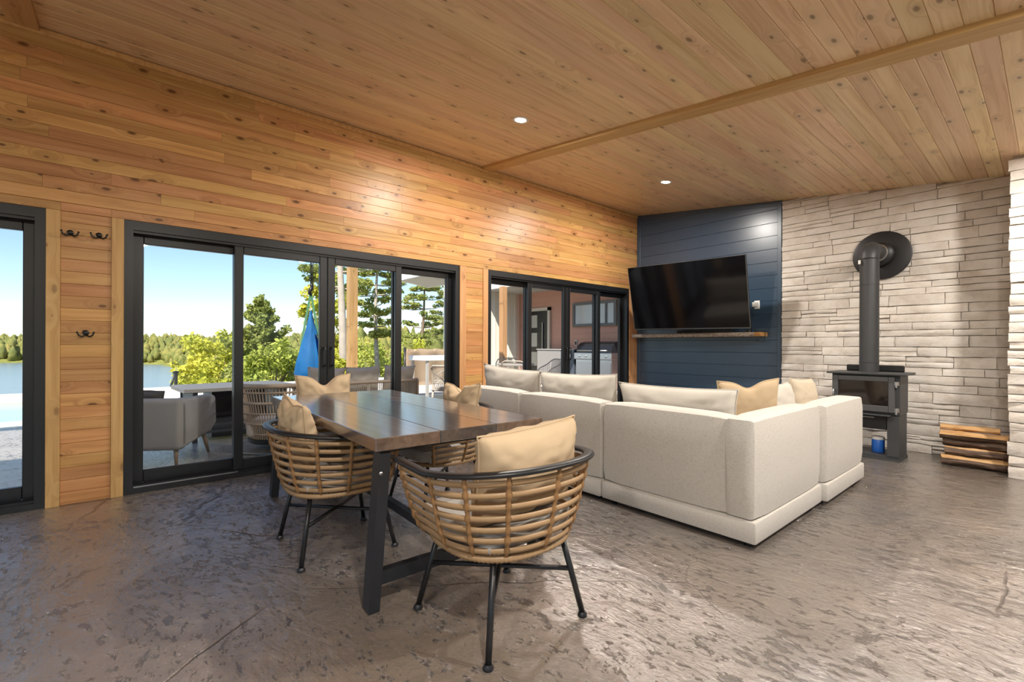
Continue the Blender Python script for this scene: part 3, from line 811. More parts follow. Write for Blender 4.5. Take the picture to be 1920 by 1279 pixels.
b = B(); b.tube([(-.10, 0, .056), (-.02, 0, .06), (.045, 0, .058), (.055, -.01, .02), (.05, -.02, -.05), (.02, -.02, -.085), (-.03, -.02, -.07), (-.06, -.01, -.04)], .004, 6); b.obj('loop', BLACK, t, True)
b = B(); b.lathe([(.03, 0), (.034, .01), (.03, .035), (.012, .045)], 16, (-.16, .0, .053)); b.obj('plug', BLACK, t, 'auto')

# ------------------------------------------------------------------ wood stove
def stove():
    t = thing('wood_stove', 'grey cast wood stove with glass door on a pedestal before white stone', 'stove', (-1.285, 6.16, 0))
    def put(b, name, mat=STOVE, sm=False, par=t):
        o = b.obj(name, mat, par, sm)
        if par is t: o.location = (1.285, -6.16, 0)
        return o
    X0, X1, Y0, Y1 = -1.575, -.995, 5.95, 6.38
    b = B(); b.box(X0, X1, Y0 + .03, Y1, .46, .872, .006, 1); put(b, 'firebox')
    b = B(); b.box(X0 - .035, X1 + .06, Y0 - .04, Y1 + .01, .872, .892, .004, 1); put(b, 'top_plate')
    b = B(); b.box(X0 + .05, X1 - .02, Y1 - .06, Y1 - .045, .892, .962, .01, 2); put(b, 'rear_shield', STOVEBLK)
    # door: frame, glass, hinges, handle
    fx0, fx1, fz0, fz1 = X0 + .012, X1 - .035, .492, .856
    b = B(); w = .052
    b.box(fx0, fx0 + w, Y0 - .008, Y0 + .03, fz0, fz1, .004, 1); b.box(fx1 - w, fx1, Y0 - .008, Y0 + .03, fz0, fz1, .004, 1)
    b.box(fx0 + w, fx1 - w, Y0 - .008, Y0 + .03, fz1 - w, fz1, .004, 1); b.box(fx0 + w, fx1 - w, Y0 - .008, Y0 + .03, fz0, fz0 + w + .012, .004, 1)
    dr = put(b, 'door', M('stove_door_grey', (.10, .102, .105), .42, .3))
    gm = M('stove_glass', (.012, .009, .008), .06, 0, .7)
    b = B(); b.box(fx0 + w - .004, fx1 - w + .004, Y0 + .006, Y0 + .014, fz0 + w, fz1 - w + .004); b.obj('glass', gm, dr)
    b = B()
    r = random.Random(2)
    for z in (.52, .79):
        b = B(); b.box(fx1 - .004, X1 - .004, Y0 - .016, Y0 + .03, z - .022, z + .022, .004, 1); b.lathe([(.010, -.04), (.010, .018)], 12, (fx1 + .012, Y0 - .01, z)); b.obj('hinge', STEEL, dr)
    b = B(); b.tube([(fx0 + .02, Y0 - .01, .70), (fx0 + .02, Y0 - .045, .70), (fx0 + .02, Y0 - .05, .69), (fx0 + .02, Y0 - .05, .58)], .009, 8); b.obj('handle', STEEL, dr, True)
    # pedestal with an open niche and an ash drawer
    P0, P1 = X0 + .05, X1 - .005
    b = B(); b.box(P0, P1, Y0 + .03, Y1 - .03, .02, .05); b.box(P0, P0 + .095, Y0 + .02, Y1 - .03, .05, .46); b.box(P1 - .095, P1, Y0 + .02, Y1 - .03, .05, .46)
    b.box(P0 - .008, P1 + .008, Y0 + .012, Y1 - .022, 0, .022); put(b, 'pedestal')
    b = B(); b.box(P0 + .1, P1 - .1, Y0 + .03, Y1 - .06, .31, .45, .004, 1); dw = put(b, 'ash_drawer', STOVEBLK)
    b = B(); b.box(-1.32, -1.20, Y0 + .012, Y0 + .03, .425, .437, .003, 1); b.obj('pull', STEEL, dw)
    b = B(); b.box(P0 + .02, P1 - .06, Y0 - .045, Y0 + .03, .455, .468, .003, 1); put(b, 'ash_lip')
    # flue with elbow into the wall thimble
    cx, cy, R = -1.285, 6.16, .086
    for z0, z1 in ((.892, 1.0), (1.0, 1.83), (1.83, 2.10)):
        b = B(); b.lathe([(R, z0), (R, z1 - .008), (R + .003, z1 - .006), (R + .003, z1)], 32, (cx, cy, 0)); put(b, 'flue_pipe', STOVE, 'auto')
    el = [(cx, cy, 2.10)]
    for i in range(1, 9): a = PI / 2 * i / 8; el.append((cx, cy + .115 * (1 - math.cos(a)), 2.10 + .115 * math.sin(a)))
    el.append((cx, 6.52, 2.215))
    b = B(); b.tube(el, R, 28); put(b, 'elbow', STOVE, 'auto')
    b = B(); b.lathe([(R + .045, 0), (R + .045, .09), (R + .02, .11), (R, .115)], 32, (cx, 6.66, 2.215), (0, -1, 0)); put(b, 'thimble_collar', STOVEBLK, 'auto')
    b = B(); b.lathe([(R + .004, 0), (R + .012, .008), (R + .004, .016)], 32, (cx, 6.50, 2.215), (0, -1, 0)); put(b, 'steel_band', STEEL, 'auto')
    b = B(); b.lathe([(.275, 0), (.275, .006), (.26, .012), (.12, .014)], 48, (cx, 6.705, 2.215), (0, -1, 0)); put(b, 'wall_disc', STOVEBLK, 'auto')
    b = B(); b.box(-1.365, -1.345, 6.07, 6.085, 2.05, 2.09); put(b, 'sticker', WHITE)
    # charred logs behind the glass
    for i, (x, z, a) in enumerate(((-1.40, .57, .2), (-1.25, .575, -.15), (-1.32, .64, .5))):
        b = B(); b.tube([(x - .11, Y0 + .05, z - .02 * a), (x + .11, Y0 + .12, z + .06 * a)], [.03, .034], 8); put(b, 'charred_log', M('charred', (.09, .055, .035), .9, 0, .1, .8, 60, .6, 14), 'auto')
stove()
t = thing('canister', 'blue plastic canister with white lid inside the stove pedestal', 'canister', (-1.20, 6.14, .05))
b = B(); b.lathe([(.052, 0), (.056, .006), (.056, .125), (.05, .135)], 24); b.obj('body', M('blue_plastic', (.03, .16, .62), .35), t, 'auto')
b = B(); b.lathe([(.057, .133), (.058, .138), (.057, .16), (.045, .165)], 24); b.obj('lid', WHITE, t, 'auto')

# ------------------------------------------------------------------ split firewood
def bark_mat():
    nt = NT('split_log'); c = nt.coord((3, 26, 26), rnd=True); g = nt.noise(c, 1.3, 6, .65)
    ge = nt.n('ShaderNodeTexCoord'); at = nt.n('ShaderNodeVertexColor', layer_name='bark')
    wd = nt.ramp(g, [(.3, (.40, .20, .075)), (.5, (.62, .37, .17)), (.75, (.72, .49, .26))])
    bk = nt.ramp(g, [(.3, (.05, .033, .025)), (.55, (.17, .115, .085)), (.8, (.34, .27, .22))])
    nt.bsdf(nt.mix(at.outputs[0], wd, bk), .85, 0, nt.bump(g, .9, .012), .15); return nt.m
LOG = bark_mat()
def log(label, L, wid, hei, loc, rz, rx, seed, bark):
    """wedge of split wood along x; bark = angles (deg range) of the section that is bark"""
    r = random.Random(seed); bm = bmesh.new(); n, m = 16, 12; rings = []
    cl = bm.loops.layers.color.new('bark')
    ph = [r.uniform(0, 6) for _ in range(4)]
    for i in range(n + 1):
        x = -L / 2 + L * i / n; ring = []
        for k in range(m):
            a = 2 * PI * k / m; ca, sa = math.cos(a), math.sin(a)
            rad = 1 / max(abs(ca) ** 1.6 + abs(sa) ** 1.6, .2) ** (1 / 1.6)
            rad *= 1 + .10 * math.sin(i * .5 + ph[k % 4]) + r.uniform(-.05, .05)
            ring.append(bm.verts.new((x + (r.uniform(-.006, .006) if i in (0, n) else 0), ca * rad * wid / 2, sa * rad * hei / 2)))
        rings.append(ring)
    def isb(k):
        a = (360 * (k + .5) / m) % 360
        return bark[0] <= a <= bark[1]
    for a, c in zip(rings, rings[1:]):
        for k in range(m):
            f = bm.faces.new((a[k], a[(k + 1) % m], c[(k + 1) % m], c[k]))
            for lp in f.loops: lp[cl] = (1, 1, 1, 1) if isb(k) else (0, 0, 0, 1)
    for f in (bm.faces.new(rings[0][::-1]), bm.faces.new(rings[-1])):
        for lp in f.loops: lp[cl] = (0, 0, 0, 1)
    bmesh.ops.recalc_face_normals(bm, faces=bm.faces)
    me = bpy.data.meshes.new('firewood_log'); bm.to_mesh(me); bm.free()
    o = link('firewood_log', me, LOG, None, 'auto'); o.location = loc; o.rotation_euler = (rx, 0, rz)
    tag(o, label, 'log', 'split firewood stacked on the floor by the stone wall')
log('split log with grey bark and pale upper face, lowest in front of the firewood stack', .46, .13, .10, (-.485, 6.26, .05), .02, 0, 1, (150, 360))
log('dark-barked split log at the bottom back of the firewood stack', .44, .13, .12, (-.47, 6.43, .06), 0, 0, 2, (0, 360))
log('reddish-brown rough-barked log resting on the lowest front log', .44, .12, .085, (-.475, 6.29, .138), .03, .1, 3, (120, 360))
log('thin dark log in the middle of the firewood stack', .46, .13, .075, (-.485, 6.36, .212), -.02, 0, 4, (130, 350))
log('split log with a wide pale face over dark bark, second from the top', .47, .16, .085, (-.50, 6.34, .285), .03, -.12, 5, (185, 350))
log('narrow bare pale split log lying on top of the firewood stack', .42, .12, .06, (-.53, 6.39, .355), .02, 0, 6, (400, 401))

# ------------------------------------------------------------------ outdoors: ground
CONC = M('pale_pool_deck', (.54, .50, .46), .8, 0, .2, .3, 40, .08, 3)
b = B(); b.box(-9.6, XW - .17, -9, 14, -.3, -.02); struct(b.obj('patio', PATIO))
b = B()
for a in ((-16, -9.6, -14, -5.2), (-16, -9.6, .2, 14), (-16, -13.6, -5.2, .2), (-10.3, -9.6, -5.2, .2)): b.box(a[0], a[1], a[2], a[3], -.3, -.03)
b.box(-13.6, -10.3, -5.2, .2, -1.4, -1.3); struct(b.obj('pool_deck', CONC))
nt = NT('pool_water'); nz = nt.noise(nt.coord(), 3, 3); nt.bsdf((.36, .62, .56), .08, 0, nt.bump(nz, .1, .02), .5)
b = B(); b.box(-13.6, -10.3, -5.2, .2, -1.3, -.10); tag(b.obj('swimming_pool', nt.m), 'pale green swimming pool beyond the small left glass door', 'pool')
b = B(); b.box(XR + .17, 13, -16, 14, -.3, -.03); b.box(XW - .17, XR + .17, -16, YR - .17, -.3, -.03); struct(b.obj('added_court', CONC))  # added unseen court; its sunlit pale concrete bounces daylight indoors

LAKE = [(-560, -500), (-540, -70), (-428, 25), (-366, 29), (-204, 26.6), (-164, 26), (-70, 10), (-48, -60), (-60, -500)]
LAKE_Z = -14.0
def lake_dist(x, y):
    """signed distance to the shoreline: negative on the water"""
    ins = False; best = 1e9; n = len(LAKE)
    for i in range(n):
        x0, y0 = LAKE[i]; x1, y1 = LAKE[(i + 1) % n]
        if (y0 > y) != (y1 > y) and x < (x1 - x0) * (y - y0) / (y1 - y0) + x0: ins = not ins
        dx, dy = x1 - x0, y1 - y0; t = max(0, min(1, ((x - x0) * dx + (y - y0) * dy) / (dx * dx + dy * dy)))
        best = min(best, math.hypot(x - x0 - t * dx, y - y0 - t * dy))
    return -best if ins else best
def ground(x, y):
    d = lake_dist(x, y)
    if d < 0: return LAKE_Z - min(4, -d * .12)
    wob = 2.0 * vnoise((x * .012, y * .012, 0), 5)
    far = LAKE_Z + 15 * (1 - math.exp(-d / 55)) + wob * min(1, d / 30)
    near = math.hypot(max(0, -16 - x), max(0, abs(y) - 14))       # distance from the house terrace
    if near < 60 and x > -90:
        f = min(1, near / 26); f = f * f * (3 - 2 * f)
        return min(-.35 - .13 * near, -.35) * (1 - f) + min(far, -.35 - .16 * near) * f
    return far
def terrain():
    bm = bmesh.new(); xs = [-900 + 20 * i for i in range(30)] + [-300 + 12 * i for i in range(20)] + [-60 + 3 * i for i in range(15)] + [-15, 20, 120]
    ys = [-500 + 40 * i for i in range(11)] + [-60 + 6 * i for i in range(30)] + [120 + 25 * i for i in range(24)]
    g = {}
    for i, x in enumerate(xs):
        for j, y in enumerate(ys):
            z = ground(x, y)
            if x > -17 : z = min(z, -.45)
            g[i, j] = bm.verts.new((x, y, z))
    for i in range(len(xs) - 1):
        for j in range(len(ys) - 1): bm.faces.new((g[i, j], g[i + 1, j], g[i + 1, j + 1], g[i, j + 1]))
    me = bpy.data.meshes.new('terrain'); bm.to_mesh(me); bm.free()
    nt = NT('scrub_ground'); nz = nt.noise(nt.coord(), .25, 6, .6)
    nt.bsdf(nt.ramp(nz, [(.3, (.12, .13, .035)), (.55, (.24, .24, .06)), (.8, (.36, .30, .15))]), .95, 0, None, .1)
    struct(link('terrain', me, nt.m, None, True))
terrain()
nt = NT('lake_water'); nz = nt.noise(nt.coord((.25, .8, 1)), 1, 4); nt.bsdf((.20, .26, .27), .25, 0, nt.bump(nz, .35, .3), .5)
b = B(); b.box(-900, -30, -700, 300, LAKE_Z - .1, LAKE_Z); struct(b.obj('lake', nt.m))

# ------------------------------------------------------------------ outdoors: vegetation
def foliage_mat(name, a, bcol, c, scale=.4):
    nt = NT(name); n1 = nt.noise(nt.coord(), scale, 4, .6); n2 = nt.noise(nt.coord(), scale * 9, 2)
    col = nt.ramp(nt.math('ADD', nt.math('MULTIPLY', n1, .7), nt.math('MULTIPLY', n2, .3)), [(.34, a), (.5, bcol), (.66, c)])
    d = nt.n('ShaderNodeBsdfDiffuse'); nt.l(col, d.inputs[0]); tr = nt.n('ShaderNodeBsdfTranslucent'); nt.l(col, tr.inputs[0])
    mx = nt.n('ShaderNodeMixShader'); mx.inputs[0].default_value = .35; nt.l(d.outputs[0], mx.inputs[1]); nt.l(tr.outputs[0], mx.inputs[2]); nt.l(mx.outputs[0], nt.out.inputs[0]); return nt.m
F_PINE = foliage_mat('pine_needles', (.20, .24, .07), (.34, .38, .11), (.52, .50, .17), .5)
F_LEAF = foliage_mat('autumn_leaves', (.34, .38, .06), (.58, .58, .09), (.78, .68, .13), .35)
F_BUSH = foliage_mat('bush_leaves', (.28, .34, .07), (.47, .52, .11), (.66, .62, .16), .5)
F_HILL = foliage_mat('hill_forest', (.15, .18, .06), (.28, .29, .09), (.48, .38, .12), .13)
BARK = M('pine_bark', (.24, .17, .125), .95, 0, .1, .8, 12, .4, 3)
BARKP = M('pale_bark_tree', (.46, .39, .33), .95, 0, .1, .8, 12, .35, 3)
def leaf_cloud(name, clusters, size, mat, parent, seed, flat=1.0):
    """clusters: (x, y, z, radius, count); every leaf clump a small bent quad"""
    r = np.random.default_rng(seed); V = []; 
    for x, y, z, rad, cnt in clusters:
        d = r.normal(size=(cnt, 3)); d /= np.linalg.norm(d, axis=1)[:, None] + 1e-9
        p = np.array((x, y, z)) + d * (rad * r.random((cnt, 1)) ** .45) * np.array((1, 1, flat))
        a = r.normal(size=(cnt, 3)); a /= np.linalg.norm(a, axis=1)[:, None]
        q = np.cross(a, r.normal(size=(cnt, 3))); q /= np.linalg.norm(q, axis=1)[:, None] + 1e-9
        s = size * r.uniform(.6, 1.3, (cnt, 1))
        nn = np.cross(a, q) * s * .25
        V.append(np.stack([p - a * s, p + q * s * .55 + nn, p + a * s, p - q * s * .55 + nn], 1).reshape(-1, 3))
    V = np.concatenate(V); n = len(V) // 4
    me = bpy.data.meshes.new(name); me.vertices.add(len(V)); me.vertices.foreach_set('co', V.ravel())
    me.loops.add(n * 4); me.loops.foreach_set('vertex_index', np.arange(n * 4)); me.polygons.add(n); me.polygons.foreach_set('loop_start', np.arange(n) * 4)
    me.update(calc_edges=True); me.validate()
    return link(name, me, mat, parent)
def conifer(label, x, y, top, rad, seed, group=None):
    z0 = ground(x, y); h = top - z0; t = thing('conifer', label, 'tree', (x, y, z0), 0, group); r = random.Random(seed)
    b = B(); b.tube([(0, 0, -.5), (0, 0, h * .5), (.05, 0, h)], [h * .022, h * .014, .02], 8); b.obj('trunk', BARK, t, True)
    cl = []; bb = B(); z = h * .12
    while z < h * .97:
        f = 1 - z / h; R = rad * (f ** .75) * r.uniform(.8, 1.15); nb = r.randint(5, 7); a0 = r.uniform(0, 6)
        for k in range(nb):
            a = a0 + 2 * PI * k / nb + r.uniform(-.3, .3); RR = R * r.uniform(.6, 1.2); up = RR * r.uniform(.25, .6)
            e = (math.cos(a) * RR, math.sin(a) * RR, z + up); bb.tube([(0, 0, z), e], [.035, .012], 4)
            for q in (.3, .5, .68, .85, 1.0): cl.append((e[0] * q, e[1] * q, z + up * q * q + .06, .20 + .25 * R / rad + .08 * q, 60))
        z += h * .052
    cl.append((0, 0, h, .25, 40)); bb.obj('branches', BARK, t)
    leaf_cloud('needles', cl, .15, F_PINE, t, seed, .8)
def pine(label, x, y, h, seed, base=.35, spread=2.2, lean=0, bark=None, group=None, size=.10):
    z0 = ground(x, y); h = h - z0; t = thing('pine_tree', label, 'tree', (x, y, z0), 0, group); r = random.Random(seed)
    ax = lambda z: (lean * z + .15 * math.sin(z * .5 + seed), .12 * math.cos(z * .4 + seed), z)
    b = B(); b.tube([ax(-.5 + i * (h + .5) / 10) for i in range(11)], [h * .018 * (1 - .085 * i) for i in range(11)], 8); b.obj('trunk', bark or BARK, t, True)
    cl = []; bb = B(); z = h * base
    while z < h * .98:
        f = (z / h - base) / (1 - base); R = spread * (.55 + .6 * math.sin(min(1, f * 1.2) * PI) ** .8) * (1.15 - .75 * f)
        for k in range(r.randint(3, 5)):
            a = r.uniform(0, 2 * PI); RR = R * r.uniform(.5, 1.1); c = ax(z); e = (c[0] + math.cos(a) * RR, c[1] + math.sin(a) * RR, z + RR * r.uniform(-.05, .3))
            bb.tube([c, ((c[0] + e[0]) / 2, (c[1] + e[1]) / 2, (z + e[2]) / 2 - .08), e], [.04, .028, .012], 4)
            for q in (.55, .75, .92, 1.05): cl.append((c[0] + (e[0] - c[0]) * q + r.uniform(-.2, .2), c[1] + (e[1] - c[1]) * q + r.uniform(-.2, .2), z + (e[2] - z) * q + .1, r.uniform(.25, .42), 46))
        z += h * .055
    bb.obj('branches', bark or BARK, t)
    leaf_cloud('needles', cl, size, F_PINE, t, seed, .5)
def leafy(label, x, y, h, rad, seed, mat=None, name='leafy_tree', cat='tree', group=None, trunk=True, size=.14, n=60, cnt=90):
    z0 = ground(x, y); h = h - z0; t = thing(name, label, cat, (x, y, z0), 0, group); r = random.Random(seed)
    lo = h * .25 if trunk else 0
    cl = []; bb = B()
    bb.tube([(0, 0, -.5), (.1, 0, h * .45), (.05, .1, h * .8)], [max(.03, h * .016), max(.02, h * .011), .015], 7)
    for k in range(n):
        a = r.uniform(0, 2 * PI); v = r.uniform(-1, 1); q = r.uniform(.35, 1) ** .6; s = math.sqrt(1 - v * v)
        c = (math.cos(a) * s * rad * q, math.sin(a) * s * rad * q, lo + (h - lo) * (.5 + .5 * v * q))
        cl.append((*(v * (.86 if q_ < 2 else 1) for q_, v in enumerate(c)), rad * r.uniform(.16, .28), cnt))
        if k % 3 == 0: bb.tube([(0.05, 0, max(.05, c[2] * .55)), c], [.03, .01], 4)
    bb.obj('branches', BARK, t, True)
    leaf_cloud('leaves', cl, size, mat or F_LEAF, t, seed)
conifer('bushy spruce with upturned branches standing alone against the sky above the lake shore', -37.6, 8.1, 4.6, 3.7, 61)
leafy('tall yellow-green tree behind the blue hanging swing', -43.0, 14.5, 9.3, 2.53, 62, size=.2, n=90)
pine('pale-trunked leaning pine just behind the wooden porch post', -20.7, 7.6, 11.3, 63, .40, 2.05, .045, BARKP)
pine('slender pine with loose needle clumps to the right of the porch post', -25.1, 11.4, 7.9, 64, .42, 1.7, 0, BARKP)
pine('flat-branched pine in front of open sky beside the porch soffit', -31.4, 17.8, 7.5, 65, .45, 1.85)
pine('pine with brown trunk mostly hidden by the frame of the wide glass door', -38.6, 24.6, 8.7, 66, .45, 2.4)
leafy('yellow-leaved shrub tree at the lake edge above the dark patio table', -48.7, 7.4, 2.25, 4.3, 67, size=.2, n=90)
BG = 'green bushes along the edge of the terrace'
BL = ['low green bush nearest the lake', 'bright green bush left of the blue swing', 'round green bush below the spruce', 'dense bush behind the blue swing', 'bush behind the wooden porch post', 'yellow-green bush behind the woven loveseat', 'wide bush below the slender pine', 'bush behind the tan canvas screen', 'bush below the flat-branched pine', 'bush at the corner of the outbuilding']
for i, (x, y, h, rad) in enumerate(((-20.0, 2.55, -.3, 1.36), (-29.7, 6.1, .1, 2.04), (-24.7, 5.9, 1.2, 1.95), (-18.95, 6.35, 1.0, 1.05), (-30.2, 12.9, 1.5, 2.7), (-38.3, 19.7, 2.0, 3.05), (-22.1, 12.35, 1.3, 1.8), (-31.5, 22.0, 1.2, 2.65), (-25.9, 17.9, 1.75, 2.15), (-20.4, 17.15, 1.4, 1.95))):
    leafy(BL[i], x, y, h, rad, 80 + i, F_BUSH if i % 3 else F_LEAF, 'bush', 'bush', BG, False, .12, 46, 90)
def hill_forest():
    r = np.random.default_rng(5); t = bmesh.new(); bmesh.ops.create_icosphere(t, subdivisions=2, radius=1)
    base = np.array([v.co[:] for v in t.verts]); fc = np.array([[v.index for v in f.verts] for f in t.faces]); t.free()
    V, Fc = [], []; n = 0; yaw = math.radians(49.442)
    while n < 5200:
        # spread over the land seen from the terrace, denser near the shore
        d = 45 + 560 * r.random() ** .8; l = r.uniform(-1.5, .1)
        x = d * (-math.sin(yaw) + l * math.cos(yaw)); y = d * (math.cos(yaw) + l * math.sin(yaw))
        if y > 130 or x > -38: continue
        ld = lake_dist(x, y)
        if ld < 3 or (d > 200 and ld > 170): continue
        if any(math.hypot(x - a, y - c) < w + 4 for a, c, w in ((-37.6, 8.1, 4.7), (-43, 14.5, 3.2), (-38.6, 24.6, 3.3), (-48.7, 7.4, 5.4), (-38.3, 19.7, 3.7))): continue
        rad = r.uniform(1.7, 3.3) * (1 if d > 110 else .62); hh = rad * r.uniform(1.1, 2.3)
        z = ground(x, y)
        v = base * (1 + r.uniform(-.38, .28, (len(base), 1))); tp = np.clip(1.15 - .45 * (v[:, 2:3] + 1) / 2, .4, 1.2)
        v = v * np.array((rad, rad, hh)) * np.concatenate([tp, tp, np.ones_like(tp)], 1) + np.array((x, y, z + hh * .75))
        V.append(v); Fc.append(fc + n * len(base)); n += 1
    V = np.concatenate(V); Fc = np.concatenate(Fc)
    me = bpy.data.meshes.new('hill_forest'); me.vertices.add(len(V)); me.vertices.foreach_set('co', V.ravel())
    me.loops.add(Fc.size); me.loops.foreach_set('vertex_index', Fc.ravel()); me.polygons.add(len(Fc)); me.polygons.foreach_set('loop_start', np.arange(len(Fc)) * 3)
    me.update(calc_edges=True)
    tag(link('hill_forest', me, F_HILL), 'mixed green and yellow forest covering the hills round the lake', 'forest', None, 'stuff')
hill_forest()

# ------------------------------------------------------------------ outdoors: porch post, beam, swing
t = thing('porch_post', 'square wooden porch post behind the woven loveseat', 'post', (-7.6, 2.99, -.02))
plank('timber', 3.0, .14, .14, W_POST, t, basis((0, 0, 1), (0, 1, 0), (-1, 0, 0), (.07, 0, 1.5)), .006)
b = B(); b.box(-.11, .11, -.11, .11, 0, .03); b.obj('base_plate', BLACK, t)
b = B(); b.box(-7.71, -7.49, -3.2, 9.2, 2.98, 3.22); tag(b.obj('porch_beam', W_POST), 'heavy wooden beam carried by the porch post', 'beam')
def swing():
    t = thing('hanging_swing', 'bright blue fabric pod swing hanging on black rope', 'swing', (-7.6, 2.33, 2.98))
    nt = NT('blue_nylon'); nz = nt.noise(nt.coord(), 6, 3)
    nt.bsdf(nt.mix(nz, (.01, .14, .42), (.03, .26, .62)), .5, 0, nt.bump(nz, .3, .03), .3); blue = nt.m
    b = B(); n = 20; prof = [(.012, -1.30), (.035, -1.42), (.09, -1.65), (.16, -1.9), (.22, -2.12), (.245, -2.28), (.21, -2.38), (.11, -2.43), (.01, -2.44)]
    rings = [[b.bm.verts.new((rr * .8 * math.cos(2 * PI * k / n), rr * math.sin(2 * PI * k / n) * (1 + .1 * math.sin(k * 2.1)), z + .03 * math.sin(k * 1.7))) for k in range(n)] for rr, z in prof]
    for i, (a, c) in enumerate(zip(rings, rings[1:])):
        for k in range(n):
            if i in (2, 3, 4) and 1 <= k <= 4: continue       # entrance of the pod
            b.bm.faces.new((a[k], a[(k + 1) % n], c[(k + 1) % n], c[k]))
    bmesh.ops.solidify(b.bm, geom=b.bm.faces[:], thickness=.006)
    b.obj('pod', blue, t, True)
    b = B(); b.tube([(0, 0, 0), (0, 0, -.95)], .011, 6); b.tube([(0, .03, -.35), (0, .025, -.9)], .009, 6); b.obj('rope', BLACK, t, True)
    b = B(); b.tube([(.0, .02 * math.sin(k), -.86 - .03 * k) for k in range(7)], [.02, .03, .024, .034, .024, .03, .018], 8); b.obj('knot', BLACK, t, True)
    g = M('green_strap', (.10, .26, .14), .7)
    for s in (-1, 1):
        b = B(); b.bar((0, 0, -1.0), (.0, s * .15, -1.86), .012, .03); b.obj('strap', g, t)
swing()

# ------------------------------------------------------------------ outdoors: patio furniture
WICK = M('taupe_wicker', (.46, .36, .275), .7, 0, .3, .5, 90, .2, 12)
ROPE = M('grey_rope', (.46, .40, .34), .8, 0, .2, .3, 120, .15, 12)
GREYF = M('grey_outdoor_fabric', (.34, .325, .31), .92, 0, .15, .4, 500, .07, 8)
CUSHG = M('grey_outdoor_cushion', (.60, .54, .48), .92, 0, .15, .25, 400, .06, 6)
def grey_seat():
    ang = math.atan2(.85, .52)              # local x runs along the back (towards +Y), local y faces away from the house
    t = thing('outdoor_armchair', 'wide grey upholstered outdoor armchair seen from behind, on tapered legs', 'armchair', (-5.40, .47, -.02), ang)
    # local: back along x from -1.25 to 0, seat to +y
    b = B(); V = []
    for z, o in ((.15, .07), (.40, .025), (.64, 0)):
        V.append((z, o))
    b = B(); soft_box(b, -1.25, 0, 0, .14, .16, .655, .05, 4); b.obj('backrest', GREYF, t, 'auto')
    for x0, x1 in ((-1.25, -1.12), (-.13, 0)):
        b = B(); me = [(0.02, .17), (.62, .24), (.74, .32), (.72, .60), (.68, .63), (.02, .655)]
        b.prism(me, x0, x1, mat=basis((0, 1, 0), (0, 0, 1), (1, 0, 0), (0, 0, 0))); bmesh.ops.bevel(b.bm, geom=b.bm.edges[:], offset=.03, segments=3, profile=.5, affect='EDGES'); b.obj('armrest', GREYF, t, 'auto')
    b = B(); soft_box(b, -1.12, -.13, .14, .74, .2, .43, .04, 3, .01); b.obj('seat_cushion', GREYF, t, 'auto')
    for x in (-1.17, -.08):
        for y, l in ((.08, -.03), (.62, .06)):
            b = B(); b.tube([(x, y, .2), (x + (.02 if x > -.5 else -.02), y + l, 0)], [.024, .012], 10); b.obj('leg', M('walnut_leg', (.24, .17, .11), .5), t, True)
    m = Matrix.Translation((-5.40, .47, -.02)) @ Matrix.Rotation(ang, 4, 'Z')
    p = m @ Vector((-.55, .32, .425))
    pillow('outdoor_pillow', 'dark crumpled pillow in the grey outdoor armchair', M('dark_pillow', (.11, .105, .105), .9, 0, .1, .3, 400), .5, .32, .16, p, ang, .25, .1, 71, None, wrinkle=.02)
grey_seat()
def console():
    t = thing('outdoor_table', 'dark metal outdoor fire table with slab top beside the grey armchair', 'table', (-7.05, 1.19, -.02), math.radians(4))
    DM = M('dark_patio_metal', (.05, .053, .058), .5)
    b = B(); b.box(-.42, .42, -.62, .62, .60, .65, .005, 1); b.obj('top', M('dark_slab', (.15, .145, .14), .55, 0, .4, .2, 30), t)
    for sx in (-1, 1):
        for sy in (-1, 1):
            b = B(); b.box(sx * .37 - .025, sx * .37 + .025, sy * .50 - .025, sy * .50 + .025, 0, .60); b.obj('leg', DM, t)
    for sx in (-1, 1):
        b = B(); b.box(sx * .37 - .015, sx * .37 + .015, -.475, .475, .10, .13); b.box(sx * .37 - .015, sx * .37 + .015, -.475, .475, .19, .22); b.obj('side_rail', DM, t)
    for sy in (-1, 1):
        b = B(); b.box(-.345, .345, sy * .50 - .012, sy * .50 + .012, .14, .58); b.obj('end_panel', DM, t)
    b = B(); b.box(-.24, .24, -.3, .3, .02, .60); b.obj('burner_box', BLACK, t)
console()
